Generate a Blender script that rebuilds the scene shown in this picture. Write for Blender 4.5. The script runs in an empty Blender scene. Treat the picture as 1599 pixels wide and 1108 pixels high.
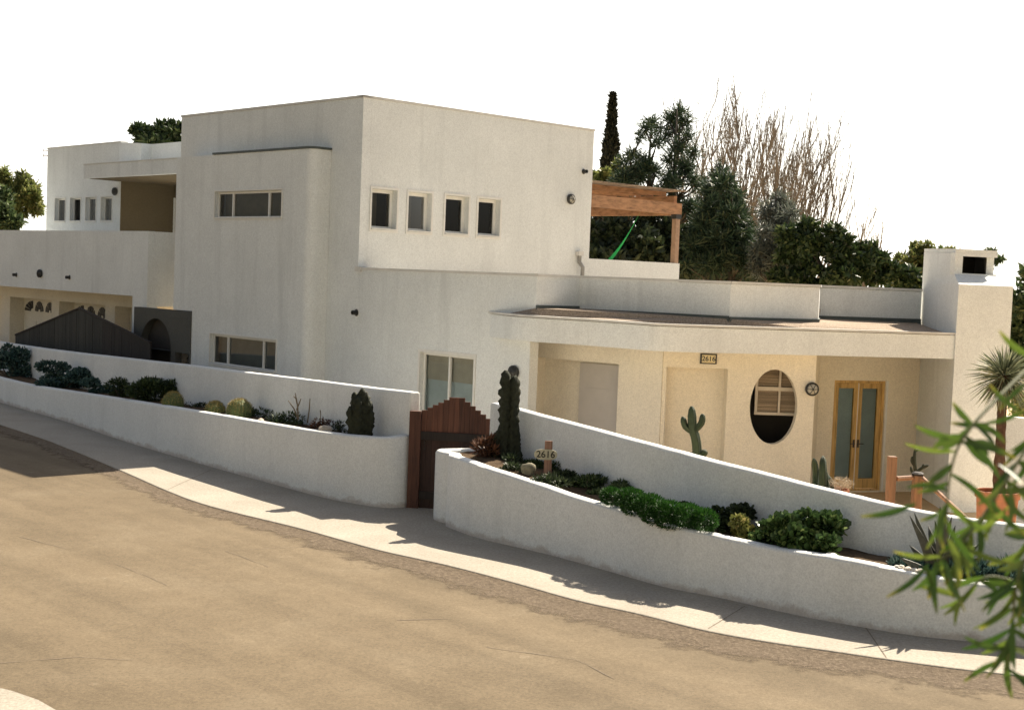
import bpy, math, random
import numpy as np
from mathutils import Vector, Matrix
rad = math.radians
random.seed(7); RNG = np.random.default_rng(7)
S = bpy.context.scene
col = S.collection

# ------------------------------------------------------------------ camera
F = 2150.; CX, CY = 799.5, 554.; ROLL = rad(2.26); PT = math.atan(122.2 / F); H = 3.75
cam = bpy.data.cameras.new('camera'); co = bpy.data.objects.new('camera', cam); col.objects.link(co)
cam.sensor_width = 36; cam.sensor_fit = 'HORIZONTAL'; cam.lens = F / 1599 * 36
cam.clip_start = .1; cam.clip_end = 3000
cam.dof.use_dof = True; cam.dof.focus_distance = 19; cam.dof.aperture_fstop = 5.0
r0 = Vector((1, 0, 0)); u0 = Vector((0, math.sin(PT), math.cos(PT))); f0 = Vector((0, math.cos(PT), -math.sin(PT)))
rr = r0 * math.cos(ROLL) + u0 * math.sin(ROLL); uu = u0 * math.cos(ROLL) - r0 * math.sin(ROLL)
m = Matrix((rr, uu, -f0)).transposed().to_4x4(); m.translation = (0, 0, H); co.matrix_world = m
S.camera = co

# ------------------------------------------------------------------ light
SUNV = Vector((.64, .80, 1.0))                     # towards the sun
el = math.atan2(SUNV.z, math.hypot(SUNV.x, SUNV.y)); az = math.atan2(SUNV.x, SUNV.y)
w = bpy.data.worlds.new('World'); S.world = w; w.use_nodes = True
nt = w.node_tree; bg = nt.nodes['Background']; sky = nt.nodes.new('ShaderNodeTexSky')
sky.sky_type = 'NISHITA'; sky.sun_disc = False; sky.sun_elevation = el; sky.sun_rotation = az
sky.air_density = 1.0; sky.dust_density = 3.0; sky.ozone_density = .6
hs = nt.nodes.new('ShaderNodeHueSaturation'); hs.inputs['Saturation'].default_value = .6; nt.links.new(sky.outputs[0], hs.inputs['Color']); bg.inputs[1].default_value = .05
# bright haze low over the horizon on the sun's side of the sky
tc = nt.nodes.new('ShaderNodeTexCoord'); dt = nt.nodes.new('ShaderNodeVectorMath'); dt.operation = 'DOT_PRODUCT'; dt.inputs[1].default_value = (.25, .97, 0); nt.links.new(tc.outputs['Generated'], dt.inputs[0])
sz = nt.nodes.new('ShaderNodeSeparateXYZ'); nt.links.new(tc.outputs['Generated'], sz.inputs[0])
def mr(o, a, b, c, d):
    n = nt.nodes.new('ShaderNodeMapRange'); n.interpolation_type = 'SMOOTHSTEP'; n.inputs[1].default_value = a; n.inputs[2].default_value = b; n.inputs[3].default_value = c; n.inputs[4].default_value = d; nt.links.new(o, n.inputs[0]); return n.outputs[0]
e1 = mr(sz.outputs[2], .18, .40, 1, 0); e2 = mr(dt.outputs['Value'], .2, .7, 0, 1); mm = nt.nodes.new('ShaderNodeMath'); mm.operation = 'MULTIPLY'; nt.links.new(e1, mm.inputs[0]); nt.links.new(e2, mm.inputs[1])
hz = nt.nodes.new('ShaderNodeMix'); hz.data_type = 'RGBA'; hz.blend_type = 'ADD'; hz.inputs[7].default_value = (12, 11.7, 10.6, 1); nt.links.new(mm.outputs[0], hz.inputs[0]); nt.links.new(hs.outputs[0], hz.inputs[6]); nt.links.new(hz.outputs[2], bg.inputs[0])
sl = bpy.data.lights.new('sun', 'SUN'); sl.energy = 5.0; sl.angle = rad(.53); sl.color = (1, .90, .74)
so = bpy.data.objects.new('sun', sl); col.objects.link(so); so.rotation_euler = SUNV.to_track_quat('Z', 'Y').to_euler()
S.view_settings.view_transform = 'Standard'; S.view_settings.look = 'None'
S.view_settings.exposure = 1.22; S.view_settings.gamma = 1
S.render.engine = 'CYCLES'

# ------------------------------------------------------------------ survey helpers (photo measurements -> metres)
def ray(x, y):
    u, v = x - CX, y - CY
    a = u * math.cos(ROLL) + v * math.sin(ROLL); b = -u * math.sin(ROLL) + v * math.cos(ROLL)
    fy = F * math.cos(PT) - b * math.sin(PT); fz = -b * math.cos(PT) - F * math.sin(PT)
    return a / fy, fz / fy
def at(x, y, D):
    a, b = ray(x, y); return Vector((a * D, D, H + b * D))
def ground(x, y, z=0):
    a, b = ray(x, y); return at(x, y, (z - H) / b)
def V2(p): return Vector((p[0], p[1]))
A = Vector((math.sin(rad(46.45)), math.cos(rad(46.45)))); B = Vector((-A.y, A.x))
class Pl:
    """vertical plane: origin P, direction d (to the right in view), n outward (towards camera)"""
    def __init__(s, P, d):
        s.P = V2(P); s.d = V2(d).normalized(); s.n = Vector((s.d.y, -s.d.x))
        if s.n.dot(-s.P) < 0: s.n = -s.n
    def pt(s, t, o, z):
        q = s.P + s.d * t + s.n * o; return Vector((q.x, q.y, z))
    def hit(s, x, y, off=0):
        a, b = ray(x, y); P = s.P + s.n * off
        D = (P.dot(s.n)) / (a * s.n.x + s.n.y); q = at(x, y, D)
        return (V2(q) - P).dot(s.d), q.z
    def rect(s, x0, y0, x1, y1, off=0):
        ym = (y0 + y1) / 2; xm = (x0 + x1) / 2
        return s.hit(x0, ym, off)[0], s.hit(x1, ym, off)[0], s.hit(xm, y1, off)[1], s.hit(xm, y0, off)[1]
    def depth(s, x, y): a, b = ray(x, y); return s.P.dot(s.n) / (a * s.n.x + s.n.y)
def on_poly(x, y, poly):
    a, b = ray(x, y); best = None
    for i in range(len(poly) - 1):
        P, Q = V2(poly[i]), V2(poly[i + 1]); d = Q - P; den = a * d.y - d.x
        if abs(den) < 1e-9: continue
        # s*(a,1) = P + t d
        t = (P.x - a * P.y) / (a * d.y - d.x); s_ = P.y + t * d.y
        if -.02 <= t <= 1.02 and (best is None or s_ < best): best = s_
    if best is None: return None
    return at(x, y, best)

# ------------------------------------------------------------------ mesh builder
LOC = {}
class MB:
    def __init__(s): s.v = []; s.f = []
    def add(s, vs, fs):
        k = len(s.v); s.v += [tuple(p) for p in vs]; s.f += [tuple(k + i for i in f) for f in fs]; return s
    def hexa(s, c):
        return s.add(c, [(0, 3, 2, 1), (4, 5, 6, 7), (0, 1, 5, 4), (1, 2, 6, 5), (2, 3, 7, 6), (3, 0, 4, 7)])
    def box(s, x0, x1, y0, y1, z0, z1):
        return s.hexa([(x0, y0, z0), (x1, y0, z0), (x1, y1, z0), (x0, y1, z0), (x0, y0, z1), (x1, y0, z1), (x1, y1, z1), (x0, y1, z1)])
    def pbox(s, pl, t0, t1, o0, o1, z0, z1):
        P = pl.pt; return s.hexa([P(t0, o0, z0), P(t1, o0, z0), P(t1, o1, z0), P(t0, o1, z0), P(t0, o0, z1), P(t1, o0, z1), P(t1, o1, z1), P(t0, o1, z1)])
    def prism(s, pts, z0, z1):
        n = len(pts)
        zz0 = z0 if hasattr(z0, '__len__') else [z0] * n; zz1 = z1 if hasattr(z1, '__len__') else [z1] * n
        vs = [(p[0], p[1], zz0[i]) for i, p in enumerate(pts)] + [(p[0], p[1], zz1[i]) for i, p in enumerate(pts)]
        fs = [tuple(range(n - 1, -1, -1)), tuple(range(n, 2 * n))] + [(i, (i + 1) % n, n + (i + 1) % n, n + i) for i in range(n)]
        return s.add(vs, fs)
    def tube(s, pts, r, n=8, cap=True):
        pts = [Vector(p) for p in pts]; rs = r if hasattr(r, '__len__') else [r] * len(pts)
        base = len(s.v); rings = []
        up = Vector((.13, .21, .97))
        for i, p in enumerate(pts):
            d = (pts[min(i + 1, len(pts) - 1)] - pts[max(i - 1, 0)]).normalized()
            a = d.cross(up); a = a.normalized() if a.length > .05 else d.cross(Vector((1, 0, 0))).normalized(); b = d.cross(a)
            rings.append([p + (a * math.cos(2 * math.pi * k / n) + b * math.sin(2 * math.pi * k / n)) * rs[i] for k in range(n)])
        vs = [q for rg in rings for q in rg]; fs = []
        for i in range(len(pts) - 1):
            for k in range(n): fs.append((i * n + k, i * n + (k + 1) % n, (i + 1) * n + (k + 1) % n, (i + 1) * n + k))
        if cap: fs.append(tuple(range(n - 1, -1, -1))); fs.append(tuple((len(pts) - 1) * n + k for k in range(n)))
        return s.add(vs, fs)
    def lathe(s, c, axis, prof, n=20):
        """prof: list (r, h) along axis from c"""
        ax = Vector(axis).normalized(); a = ax.orthogonal().normalized(); b = ax.cross(a); c = Vector(c)
        vs = []; fs = []
        for (r, h) in prof: vs += [c + ax * h + (a * math.cos(2 * math.pi * k / n) + b * math.sin(2 * math.pi * k / n)) * max(r, 1e-4) for k in range(n)]
        for i in range(len(prof) - 1):
            for k in range(n): fs.append((i * n + k, i * n + (k + 1) % n, (i + 1) * n + (k + 1) % n, (i + 1) * n + k))
        fs.append(tuple(range(n - 1, -1, -1))); fs.append(tuple((len(prof) - 1) * n + k for k in range(n)))
        return s.add(vs, fs)
    def wall(s, pl, t0, t1, z0, z1, holes=(), th=.22):
        T = sorted({t0, t1, *[h[0] for h in holes], *[h[1] for h in holes]}); Z = sorted({z0, z1, *[h[2] for h in holes], *[h[3] for h in holes]})
        def solid(i, j):
            if not (0 <= i < len(T) - 1 and 0 <= j < len(Z) - 1): return False
            tm, zm = (T[i] + T[i + 1]) / 2, (Z[j] + Z[j + 1]) / 2
            return not any(h[0] < tm < h[1] and h[2] < zm < h[3] for h in holes)
        P = pl.pt
        for i in range(len(T) - 1):
            for j in range(len(Z) - 1):
                if not solid(i, j): continue
                a, b, c, d = T[i], T[i + 1], Z[j], Z[j + 1]
                s.add([P(a, 0, c), P(b, 0, c), P(b, 0, d), P(a, 0, d)], [(0, 1, 2, 3)])
                s.add([P(a, -th, c), P(b, -th, c), P(b, -th, d), P(a, -th, d)], [(3, 2, 1, 0)])
                if not solid(i - 1, j): s.add([P(a, 0, c), P(a, -th, c), P(a, -th, d), P(a, 0, d)], [(0, 1, 2, 3)])
                if not solid(i + 1, j): s.add([P(b, 0, c), P(b, -th, c), P(b, -th, d), P(b, 0, d)], [(3, 2, 1, 0)])
                if not solid(i, j - 1): s.add([P(a, 0, c), P(b, 0, c), P(b, -th, c), P(a, -th, c)], [(3, 2, 1, 0)])
                if not solid(i, j + 1): s.add([P(a, 0, d), P(b, 0, d), P(b, -th, d), P(a, -th, d)], [(0, 1, 2, 3)])
        return s
    def build(s, name, mat, parent=None, smooth=False, bevel=0):
        L = LOC.get(parent.name, Vector((0, 0, 0))) if parent else Vector((0, 0, 0))
        me = bpy.data.meshes.new(name); me.from_pydata([(p[0] - L.x, p[1] - L.y, p[2] - L.z) for p in s.v], [], s.f)
        me.materials.append(mat)
        return finish(name, me, parent, L, smooth, bevel)
def finish(name, me, parent, L, smooth=False, bevel=0):
    import bmesh
    bm = bmesh.new(); bm.from_mesh(me); bmesh.ops.remove_doubles(bm, verts=bm.verts, dist=1e-5)
    bmesh.ops.recalc_face_normals(bm, faces=bm.faces); bm.to_mesh(me); bm.free()
    if smooth:
        me.polygons.foreach_set('use_smooth', [True] * len(me.polygons))
    o = bpy.data.objects.new(name, me); col.objects.link(o)
    if parent: o.parent = parent
    LOC[o.name] = L
    if bevel:
        b = o.modifiers.new('bevel', 'BEVEL'); b.width = bevel; b.segments = 2; b.limit_method = 'ANGLE'
    return o
def npmesh(name, V, Fq, mat, parent=None, smooth=False, edgefac=None):
    L = LOC.get(parent.name, Vector((0, 0, 0))) if parent else Vector((0, 0, 0))
    V = np.asarray(V, dtype=np.float32) - np.array([L.x, L.y, L.z], dtype=np.float32); Fq = np.asarray(Fq, dtype=np.int32)
    k = Fq.shape[1]; me = bpy.data.meshes.new(name); me.vertices.add(len(V)); me.vertices.foreach_set('co', V.ravel())
    me.loops.add(Fq.size); me.loops.foreach_set('vertex_index', Fq.ravel()); me.polygons.add(len(Fq))
    me.polygons.foreach_set('loop_start', np.arange(len(Fq), dtype=np.int32) * k); me.update(calc_edges=True); me.validate()
    me.materials.append(mat)
    if smooth: me.polygons.foreach_set('use_smooth', [True] * len(me.polygons))
    o = bpy.data.objects.new(name, me); col.objects.link(o)
    if parent: o.parent = parent
    LOC[o.name] = L
    return o
def tag(o, label, cat, group=None, kind=None):
    if label: o['label'] = label
    if cat: o['category'] = cat
    if group: o['group'] = group
    if kind: o['kind'] = kind
    return o
def thing(name, loc, label, cat, group=None):
    o = bpy.data.objects.new(name, None); col.objects.link(o); o.location = loc; o.empty_display_size = .2
    LOC[o.name] = Vector(loc); return tag(o, label, cat, group)
def struct(o, kind='structure'): o['kind'] = kind; return o

# ------------------------------------------------------------------ materials
def nodes(name):
    m = bpy.data.materials.new(name); m.use_nodes = True; nt = m.node_tree; b = nt.nodes['Principled BSDF']; return m, nt, b
def coord(nt, scale=None):
    g = nt.nodes.new('ShaderNodeNewGeometry'); out = g.outputs['Position']
    if scale:
        mp = nt.nodes.new('ShaderNodeMapping'); mp.inputs['Scale'].default_value = scale; nt.links.new(out, mp.inputs[0]); out = mp.outputs[0]
    return out
def noise(nt, sc, detail=4, rough=.55, vec=None):
    n = nt.nodes.new('ShaderNodeTexNoise'); n.inputs['Scale'].default_value = sc; n.inputs['Detail'].default_value = detail; n.inputs['Roughness'].default_value = rough
    nt.links.new(vec if vec else coord(nt), n.inputs['Vector']); return n.outputs['Fac']
def ramp(nt, fac, stops):
    r = nt.nodes.new('ShaderNodeValToRGB'); e = r.color_ramp.elements
    while len(e) < len(stops): e.new(.5)
    for k, (p, c) in enumerate(stops):
        e[k].position = p; e[k].color = (*(c if hasattr(c, '__len__') else (c, c, c)), 1)
    nt.links.new(fac, r.inputs[0]); return r.outputs[0]
def mix(nt, fac, a, b, mode='MIX'):
    n = nt.nodes.new('ShaderNodeMix'); n.data_type = 'RGBA'; n.blend_type = mode
    for s_, v in ((0, fac), (6, a), (7, b)):
        if hasattr(v, 'is_linked') or hasattr(v, 'links'): nt.links.new(v, n.inputs[s_])
        else: n.inputs[s_].default_value = v if s_ == 0 else (*v, 1)
    return n.outputs[2]
def bump(nt, b, h, strength, dist=.02):
    n = nt.nodes.new('ShaderNodeBump'); n.inputs['Strength'].default_value = strength; n.inputs['Distance'].default_value = dist
    nt.links.new(h, n.inputs['Height']); nt.links.new(n.outputs[0], b.inputs['Normal'])
def math_(nt, op, a, b=None, c=None):
    n = nt.nodes.new('ShaderNodeMath'); n.operation = op
    for i, v in enumerate((a, b, c)):
        if v is None: continue
        if hasattr(v, 'links'): nt.links.new(v, n.inputs[i])
        else: n.inputs[i].default_value = v
    return n.outputs[0]
def stucco(name, c, streak=.35, base_dirt=None, bs=.5, top_wear=False):
    m, nt, b = nodes(name)
    c = Vector(c); n1 = noise(nt, .9, 5, .6); n2 = noise(nt, 42, 4, .85)
    cc = ramp(nt, n1, [(.3, tuple(c * .90)), (.7, tuple(c))])
    g = ramp(nt, n2, [(.34, .80), (.60, 1.03)]); cc = mix(nt, 1, cc, g, 'MULTIPLY'); g2 = ramp(nt, noise(nt, 15, 5, .8), [(.40, .95), (.60, 1.03)]); cc = mix(nt, 1, cc, g2, 'MULTIPLY')
    st = noise(nt, 2.2, 4, .6, coord(nt, (1, 1, .09))); sp = ramp(nt, st, [(.54, 0), (.74, 1)])
    fac = math_(nt, 'MULTIPLY', sp, streak); cc = mix(nt, fac, cc, tuple(c * .62))
    if base_dirt is not None:
        sx = nt.nodes.new('ShaderNodeSeparateXYZ'); nt.links.new(coord(nt), sx.inputs[0])
        n3 = noise(nt, 2.0, 7, .75); hgt = math_(nt, 'MULTIPLY_ADD', n3, .34, base_dirt - .08)
        d = math_(nt, 'SUBTRACT', hgt, sx.outputs[2]); d = math_(nt, 'MULTIPLY', d, 7.); d = math_(nt, 'MINIMUM', d, .45); d = math_(nt, 'MAXIMUM', d, 0.)
        cc = mix(nt, d, cc, (.30, .20, .13))
    if top_wear:
        n4 = noise(nt, 14, 6, .7); f4 = ramp(nt, n4, [(.66, 0), (.72, 1)])
        cc = mix(nt, math_(nt, 'MULTIPLY', f4, .35), cc, (.30, .25, .2))
    nt.links.new(cc, b.inputs['Base Color']); b.inputs['Roughness'].default_value = .92; b.inputs['Specular IOR Level'].default_value = .2
    h = noise(nt, 38, 5, .7); bump(nt, b, h, bs, .012)
    return m
def plain(name, c, rough=.6, metal=0, var=.15, sc=6, spec=.5, bmp=0):
    m, nt, b = nodes(name); c = Vector(c)
    cc = ramp(nt, noise(nt, sc, 5, .6), [(.3, tuple(c * (1 - var))), (.7, tuple(c * (1 + var)))])
    nt.links.new(cc, b.inputs['Base Color']); b.inputs['Roughness'].default_value = rough; b.inputs['Metallic'].default_value = metal; b.inputs['Specular IOR Level'].default_value = spec
    if bmp: bump(nt, b, noise(nt, sc * 6, 4, .7), bmp)
    return m
def wood(name, c, grain=(1, 1, .06), sc=25):
    m, nt, b = nodes(name); c = Vector(c)
    g = noise(nt, sc, 5, .65, coord(nt, grain)); cc = ramp(nt, g, [(.3, tuple(c * .5)), (.5, tuple(c)), (.72, tuple(c * 1.35))])
    isl = nt.nodes.new('ShaderNodeNewGeometry'); v = ramp(nt, isl.outputs['Random Per Island'], [(0, .6), (1, 1.1)])
    cc = mix(nt, 1, cc, v, 'MULTIPLY')
    nt.links.new(cc, b.inputs['Base Color']); b.inputs['Roughness'].default_value = .75; bump(nt, b, g, .4, .01); return m
def leaf(name, dark, light, tip=None, trans=.3, rough=.5):
    m, nt, b = nodes(name)
    g = nt.nodes.new('ShaderNodeNewGeometry'); st = [(0, dark), (.75, light)] + ([(1, tip)] if tip else [])
    cc = ramp(nt, g.outputs['Random Per Island'], st)
    big = ramp(nt, noise(nt, 1.3, 3), [(.3, .7), (.7, 1.2)]); cc = mix(nt, 1, cc, big, 'MULTIPLY')
    nt.links.new(cc, b.inputs['Base Color']); b.inputs['Roughness'].default_value = rough; b.inputs['Specular IOR Level'].default_value = .3
    t = nt.nodes.new('ShaderNodeBsdfTranslucent'); nt.links.new(cc, t.inputs[0]); mx = nt.nodes.new('ShaderNodeMixShader'); mx.inputs[0].default_value = trans
    nt.links.new(b.outputs[0], mx.inputs[1]); nt.links.new(t.outputs[0], mx.inputs[2]); nt.links.new(mx.outputs[0], nt.nodes['Material Output'].inputs[0]); return m
def glass(name, tint=(.75, .8, .8), refl=1.0):
    m, nt, b = nodes(name); nt.nodes.remove(b)
    tr = nt.nodes.new('ShaderNodeBsdfTransparent'); tr.inputs[0].default_value = (*tint, 1)
    gl = nt.nodes.new('ShaderNodeBsdfGlossy'); gl.inputs['Roughness'].default_value = .03
    fr = nt.nodes.new('ShaderNodeFresnel'); fr.inputs[0].default_value = 1.5; mx = nt.nodes.new('ShaderNodeMixShader')
    f = math_(nt, 'MULTIPLY', fr.outputs[0], refl); nt.links.new(f, mx.inputs[0])
    nt.links.new(tr.outputs[0], mx.inputs[1]); nt.links.new(gl.outputs[0], mx.inputs[2]); nt.links.new(mx.outputs[0], nt.nodes['Material Output'].inputs[0]); return m

WHITE = stucco('white_stucco', (.815, .835, .82), .42)
WHITEP = stucco('planter_stucco', (.83, .835, .805), .25, base_dirt=0.0, top_wear=True)
CREAM = stucco('cream_stucco', (.84, .78, .66), .1); PORCH = stucco('porch_stucco', (.84, .765, .62), .1); SHADEBRN = stucco('shade_brown_stucco', (.15, .12, .075), .1)  # the brown one carries the shade of the balcony recess in its colour
SHADEGRY = stucco('shade_grey_stucco', (.11, .11, .10), .2)  # arch wall: its shade is darkened into the colour
COPING = plain('grey_flashing', (.60, .585, .55), .6, 0, .12, 4)
DARKFL = plain('dark_flashing', (.07, .085, .08), .5, 0, .2, 5)
WFRAME = plain('white_window_paint', (.72, .71, .67), .45, 0, .05, 8)
GLASS = glass('window_glass'); GLASSD = glass('dark_glass', (.45, .47, .46), 1.3)
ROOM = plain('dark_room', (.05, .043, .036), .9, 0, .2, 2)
CURT = plain('pale_curtain', (.56, .60, .60), .9, 0, .1, 3)
BLIND = wood('woven_blind', (.40, .31, .21), (.1, .1, 6), 14)
TANBL = plain('tan_blind', (.50, .43, .34), .9, 0, .1, 4)
OAK = wood('honey_wood', (.56, .36, .13), (1, 1, .08), 22)
REDW = wood('redwood', (.125, .048, .028)); DARKW = wood('dark_wood', (.022, .014, .011)); POSTW = wood('orange_wood', (.27, .135, .065))
PERGW = wood('pergola_wood', (.42, .225, .115), (.25, .25, 1), 14); PERGG = wood('weathered_slat', (.30, .23, .17), (1, 1, 1), 8)
GATEFLARE = wood('flare_grey_wood', (.034, .034, .028), (1, 1, .05), 18)  # left driveway gate boards, film flare mixed into the colour as grey-green
BLACK = plain('black_metal', (.03, .03, .028), .45, .2, .2, 20); LENS = plain('lamp_lens', (.36, .34, .28), .25, 0, .1, 20, .6)
TERRA = plain('terracotta', (.33, .135, .07), .85, 0, .18, 7, .2); PLASTER = plain('number_tile', (.62, .52, .30), .5, 0, .05, 10)
ROCK = plain('pale_rock', (.50, .43, .35), .9, 0, .3, 12, .2, .5); SOIL = plain('soil', (.10, .068, .042), 1, 0, .4, 9, .1, .8)
BARK = plain('bark', (.085, .072, .058), .95, 0, .35, 5, .1, .6); BARKG = plain('grey_bark', (.23, .18, .14), .95, 0, .3, 4, .1)
GREENCL = plain('green_cloth', (.02, .42, .10), .8, 0, .1, 10, .2)

def ground_mats():
    m, nt, b = nodes('asphalt')
    base = ramp(nt, noise(nt, .7, 6, .62), [(.30, (.136, .104, .066)), (.52, (.156, .120, .077)), (.72, (.176, .138, .091))])
    # tyre-worn streaks running along the street
    mp = nt.nodes.new('ShaderNodeMapping'); mp.inputs['Rotation'].default_value = (0, 0, rad(47)); nt.links.new(coord(nt), mp.inputs[0]); mp2 = nt.nodes.new('ShaderNodeMapping'); mp2.inputs['Scale'].default_value = (.10, 1.3, 1); nt.links.new(mp.outputs[0], mp2.inputs[0])
    st = ramp(nt, noise(nt, 1.0, 4, .6, mp2.outputs[0]), [(.35, .86), (.5, 1.0), (.68, 1.14)]); cc = mix(nt, 1, base, st, 'MULTIPLY')
    fine = ramp(nt, noise(nt, 26, 6, .9), [(.36, .72), (.5, 1.0), (.64, 1.26)]); cc = mix(nt, 1, cc, fine, 'MULTIPLY')
    pt = ramp(nt, noise(nt, 1.6, 7, .7), [(.64, 0), (.72, 1)]); cc = mix(nt, math_(nt, 'MULTIPLY', pt, .30), cc, (.36, .30, .22))
    dk = ramp(nt, noise(nt, 1.1, 7, .75, coord(nt, (1.3, .8, 1))), [(.27, 1), (.36, 0)]); cc = mix(nt, math_(nt, 'MULTIPLY', dk, .35), cc, (.09, .07, .05))
    g5 = ramp(nt, noise(nt, 7, 6, .8), [(.38, .93), (.62, 1.07)]); cc = mix(nt, 1, cc, g5, 'MULTIPLY')
    nt.links.new(cc, b.inputs['Base Color']); b.inputs['Roughness'].default_value = .9; b.inputs['Specular IOR Level'].default_value = .15
    bump(nt, b, noise(nt, 32, 6, .9), .5, .01)
    m2, nt, b = nodes('sidewalk_concrete')
    cc = ramp(nt, noise(nt, .8, 6, .65), [(.3, (.31, .275, .225)), (.7, (.40, .36, .30))]); f = ramp(nt, noise(nt, 24, 6, .9), [(.38, .70), (.6, 1.15)])
    cc = mix(nt, 1, cc, f, 'MULTIPLY'); s = ramp(nt, noise(nt, 3, 6, .7), [(.60, 0), (.75, .4)]); cc = mix(nt, s, cc, (.25, .20, .15))
    nt.links.new(cc, b.inputs['Base Color']); b.inputs['Roughness'].default_value = .9; b.inputs['Specular IOR Level'].default_value = .2; bump(nt, b, noise(nt, 55, 4, .8), .4, .008)
    m3, nt, b = nodes('gutter_grit')
    cc = ramp(nt, noise(nt, 22, 5, .85), [(.3, (.07, .045, .028)), (.5, (.17, .125, .08)), (.7, (.34, .26, .18))])
    nt.links.new(cc, b.inputs['Base Color']); b.inputs['Roughness'].default_value = 1; bump(nt, b, noise(nt, 40, 4, .8), 1, .03)
    at_ = nt.nodes.new('ShaderNodeAttribute'); at_.attribute_name = 'fade'
    q = math_(nt, 'MULTIPLY_ADD', noise(nt, 2.6, 8, .75), 2.2, -1.05); a = math_(nt, 'ADD', at_.outputs['Fac'], q)
    a = math_(nt, 'MULTIPLY_ADD', math_(nt, 'SUBTRACT', a, .36), 2.2, 0); a = math_(nt, 'MINIMUM', math_(nt, 'MAXIMUM', a, 0), .85); nt.links.new(a, b.inputs['Alpha'])
    return m, m2, m3
ASPH, CONC, GRIT = ground_mats()
LAND = plain('dry_ground', (.16, .13, .08), 1, 0, .35, .8, .1, .3); PATIO = plain('patio_paving', (.62, .46, .28), .9, 0, .12, 2, .2)
GRAVEL = plain('roof_gravel', (.60, .52, .42), 1, 0, .35, 60, .1, .8)

# ------------------------------------------------------------------ ground, road, sidewalk
def cr(pts, n=6):
    P = [Vector(p) for p in pts]; out = []
    for i in range(len(P) - 1):
        a, b, c, d = P[max(i - 1, 0)], P[i], P[i + 1], P[min(i + 2, len(P) - 1)]
        for k in range(n):
            t = k / n; out.append(.5 * ((2 * b) + (c - a) * t + (2 * a - 5 * b + 4 * c - d) * t * t + (3 * b - a - 3 * c + d) * t ** 3))
    out.append(P[-1]); return out
FLr = -.31    # house floor level
ROADZ = -.035
g = MB(); g.box(-900, 900, -300, 1500, -1.3, FLr - .006); struct(g.build('ground', LAND))
pL = [(0, 628), (100, 657), (200, 690), (300, 720), (400, 748), (500, 775), (560, 787), (600, 791), (637, 795)]
pR = [(683, 815), (712, 827), (753, 841), (863, 867), (950, 891), (1038, 916), (1125, 933), (1245, 960), (1320, 974), (1423, 991), (1560, 1005)]
FLp = [V2(ground(*p)) for p in pL]; FRp = [V2(ground(*p)) for p in pR]
FLp = [FLp[0] + Vector((-7, 8.8)), FLp[0] + Vector((-3, 3.9))] + FLp
FRp = FRp + [FRp[-1] + Vector((2, -.45)), FRp[-1] + Vector((6, -1.0))]
pK = [(0, 662), (98, 696), (182, 731), (262, 766), (330, 790), (460, 822), (540, 844), (600, 860), (700, 882), (800, 908), (900, 936), (1000, 958), (1100, 983), (1200, 1001), (1290, 1014), (1400, 1030), (1560, 1050)]
KP = [V2(ground(*p)) for p in pK]
KP = [KP[0] + Vector((-14, 17.4))] + KP + [KP[-1] + Vector((2.2, -.5)), KP[-1] + Vector((7, -1.3))]
KP = cr(KP, 5)
inner = [FLp[0] + Vector((.5, .5))] + [p + Vector((.15, .12)) for p in FLp[1:-1]] + [FLp[-1] + Vector((.1, 2.2)), FRp[1] + Vector((.25, 2.0))] + [p + Vector((.12, .15)) for p in FRp[2:]]
def strip_mesh(name, top, bot, z, mat, zb):
    """slab between two polylines, via triangulated polygon"""
    poly = top + bot[::-1]; m = MB(); m.prism(poly, zb, z); return m.build(name, mat)
sw = strip_mesh('sidewalk', inner, KP, 0, CONC, -1.2); struct(sw)
bv = sw.modifiers.new('b', 'BEVEL'); bv.width = .02; bv.segments = 2; bv.limit_method = 'ANGLE'; bv.angle_limit = rad(60)
road = MB(); rp = [p + Vector((.06, .06)) for p in KP]
road.prism([(-60, 90), *[(p.x, p.y) for p in rp], (60, 8), (60, -2), (14, 1.0), (3, 3.2), (-7, 8.5), (-40, 36), (-60, 60)], -1.1, ROADZ)
struct(road.build('road', ASPH))
# grit collected along the kerb
def grit():
    n = len(KP); V = []; Fq = []; fade = []; W = [0, .12, .3, .55, .8]; FV = [.9, 1.0, .75, .35, 0]
    for i, p in enumerate(KP):
        a = KP[max(i - 1, 0)]; b = KP[min(i + 1, n - 1)]; t = (b - a).normalized(); nn = Vector((t.y, -t.x)); nn = nn if nn.y < 0 else -nn
        for k, q in enumerate(W):
            wd = .75 + .45 * min(1, max(0, (p.x + 3.5) / 4)); P = p + nn * (q * wd * 1.1 - .02 * (k == 0)); V.append((P.x, P.y, ROADZ + .004 + (.02 if k == 0 else 0))); fade.append(FV[k] * (.75 + .3 * wd))
    K = len(W)
    for i in range(n - 1):
        for k in range(K - 1): Fq.append((i * K + k, i * K + k + 1, (i + 1) * K + k + 1, (i + 1) * K + k))
    o = npmesh('gutter_grit', V, Fq, GRIT); o.data.attributes.new('fade', 'FLOAT', 'POINT').data.foreach_set('value', fade); struct(o)
grit()
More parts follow.
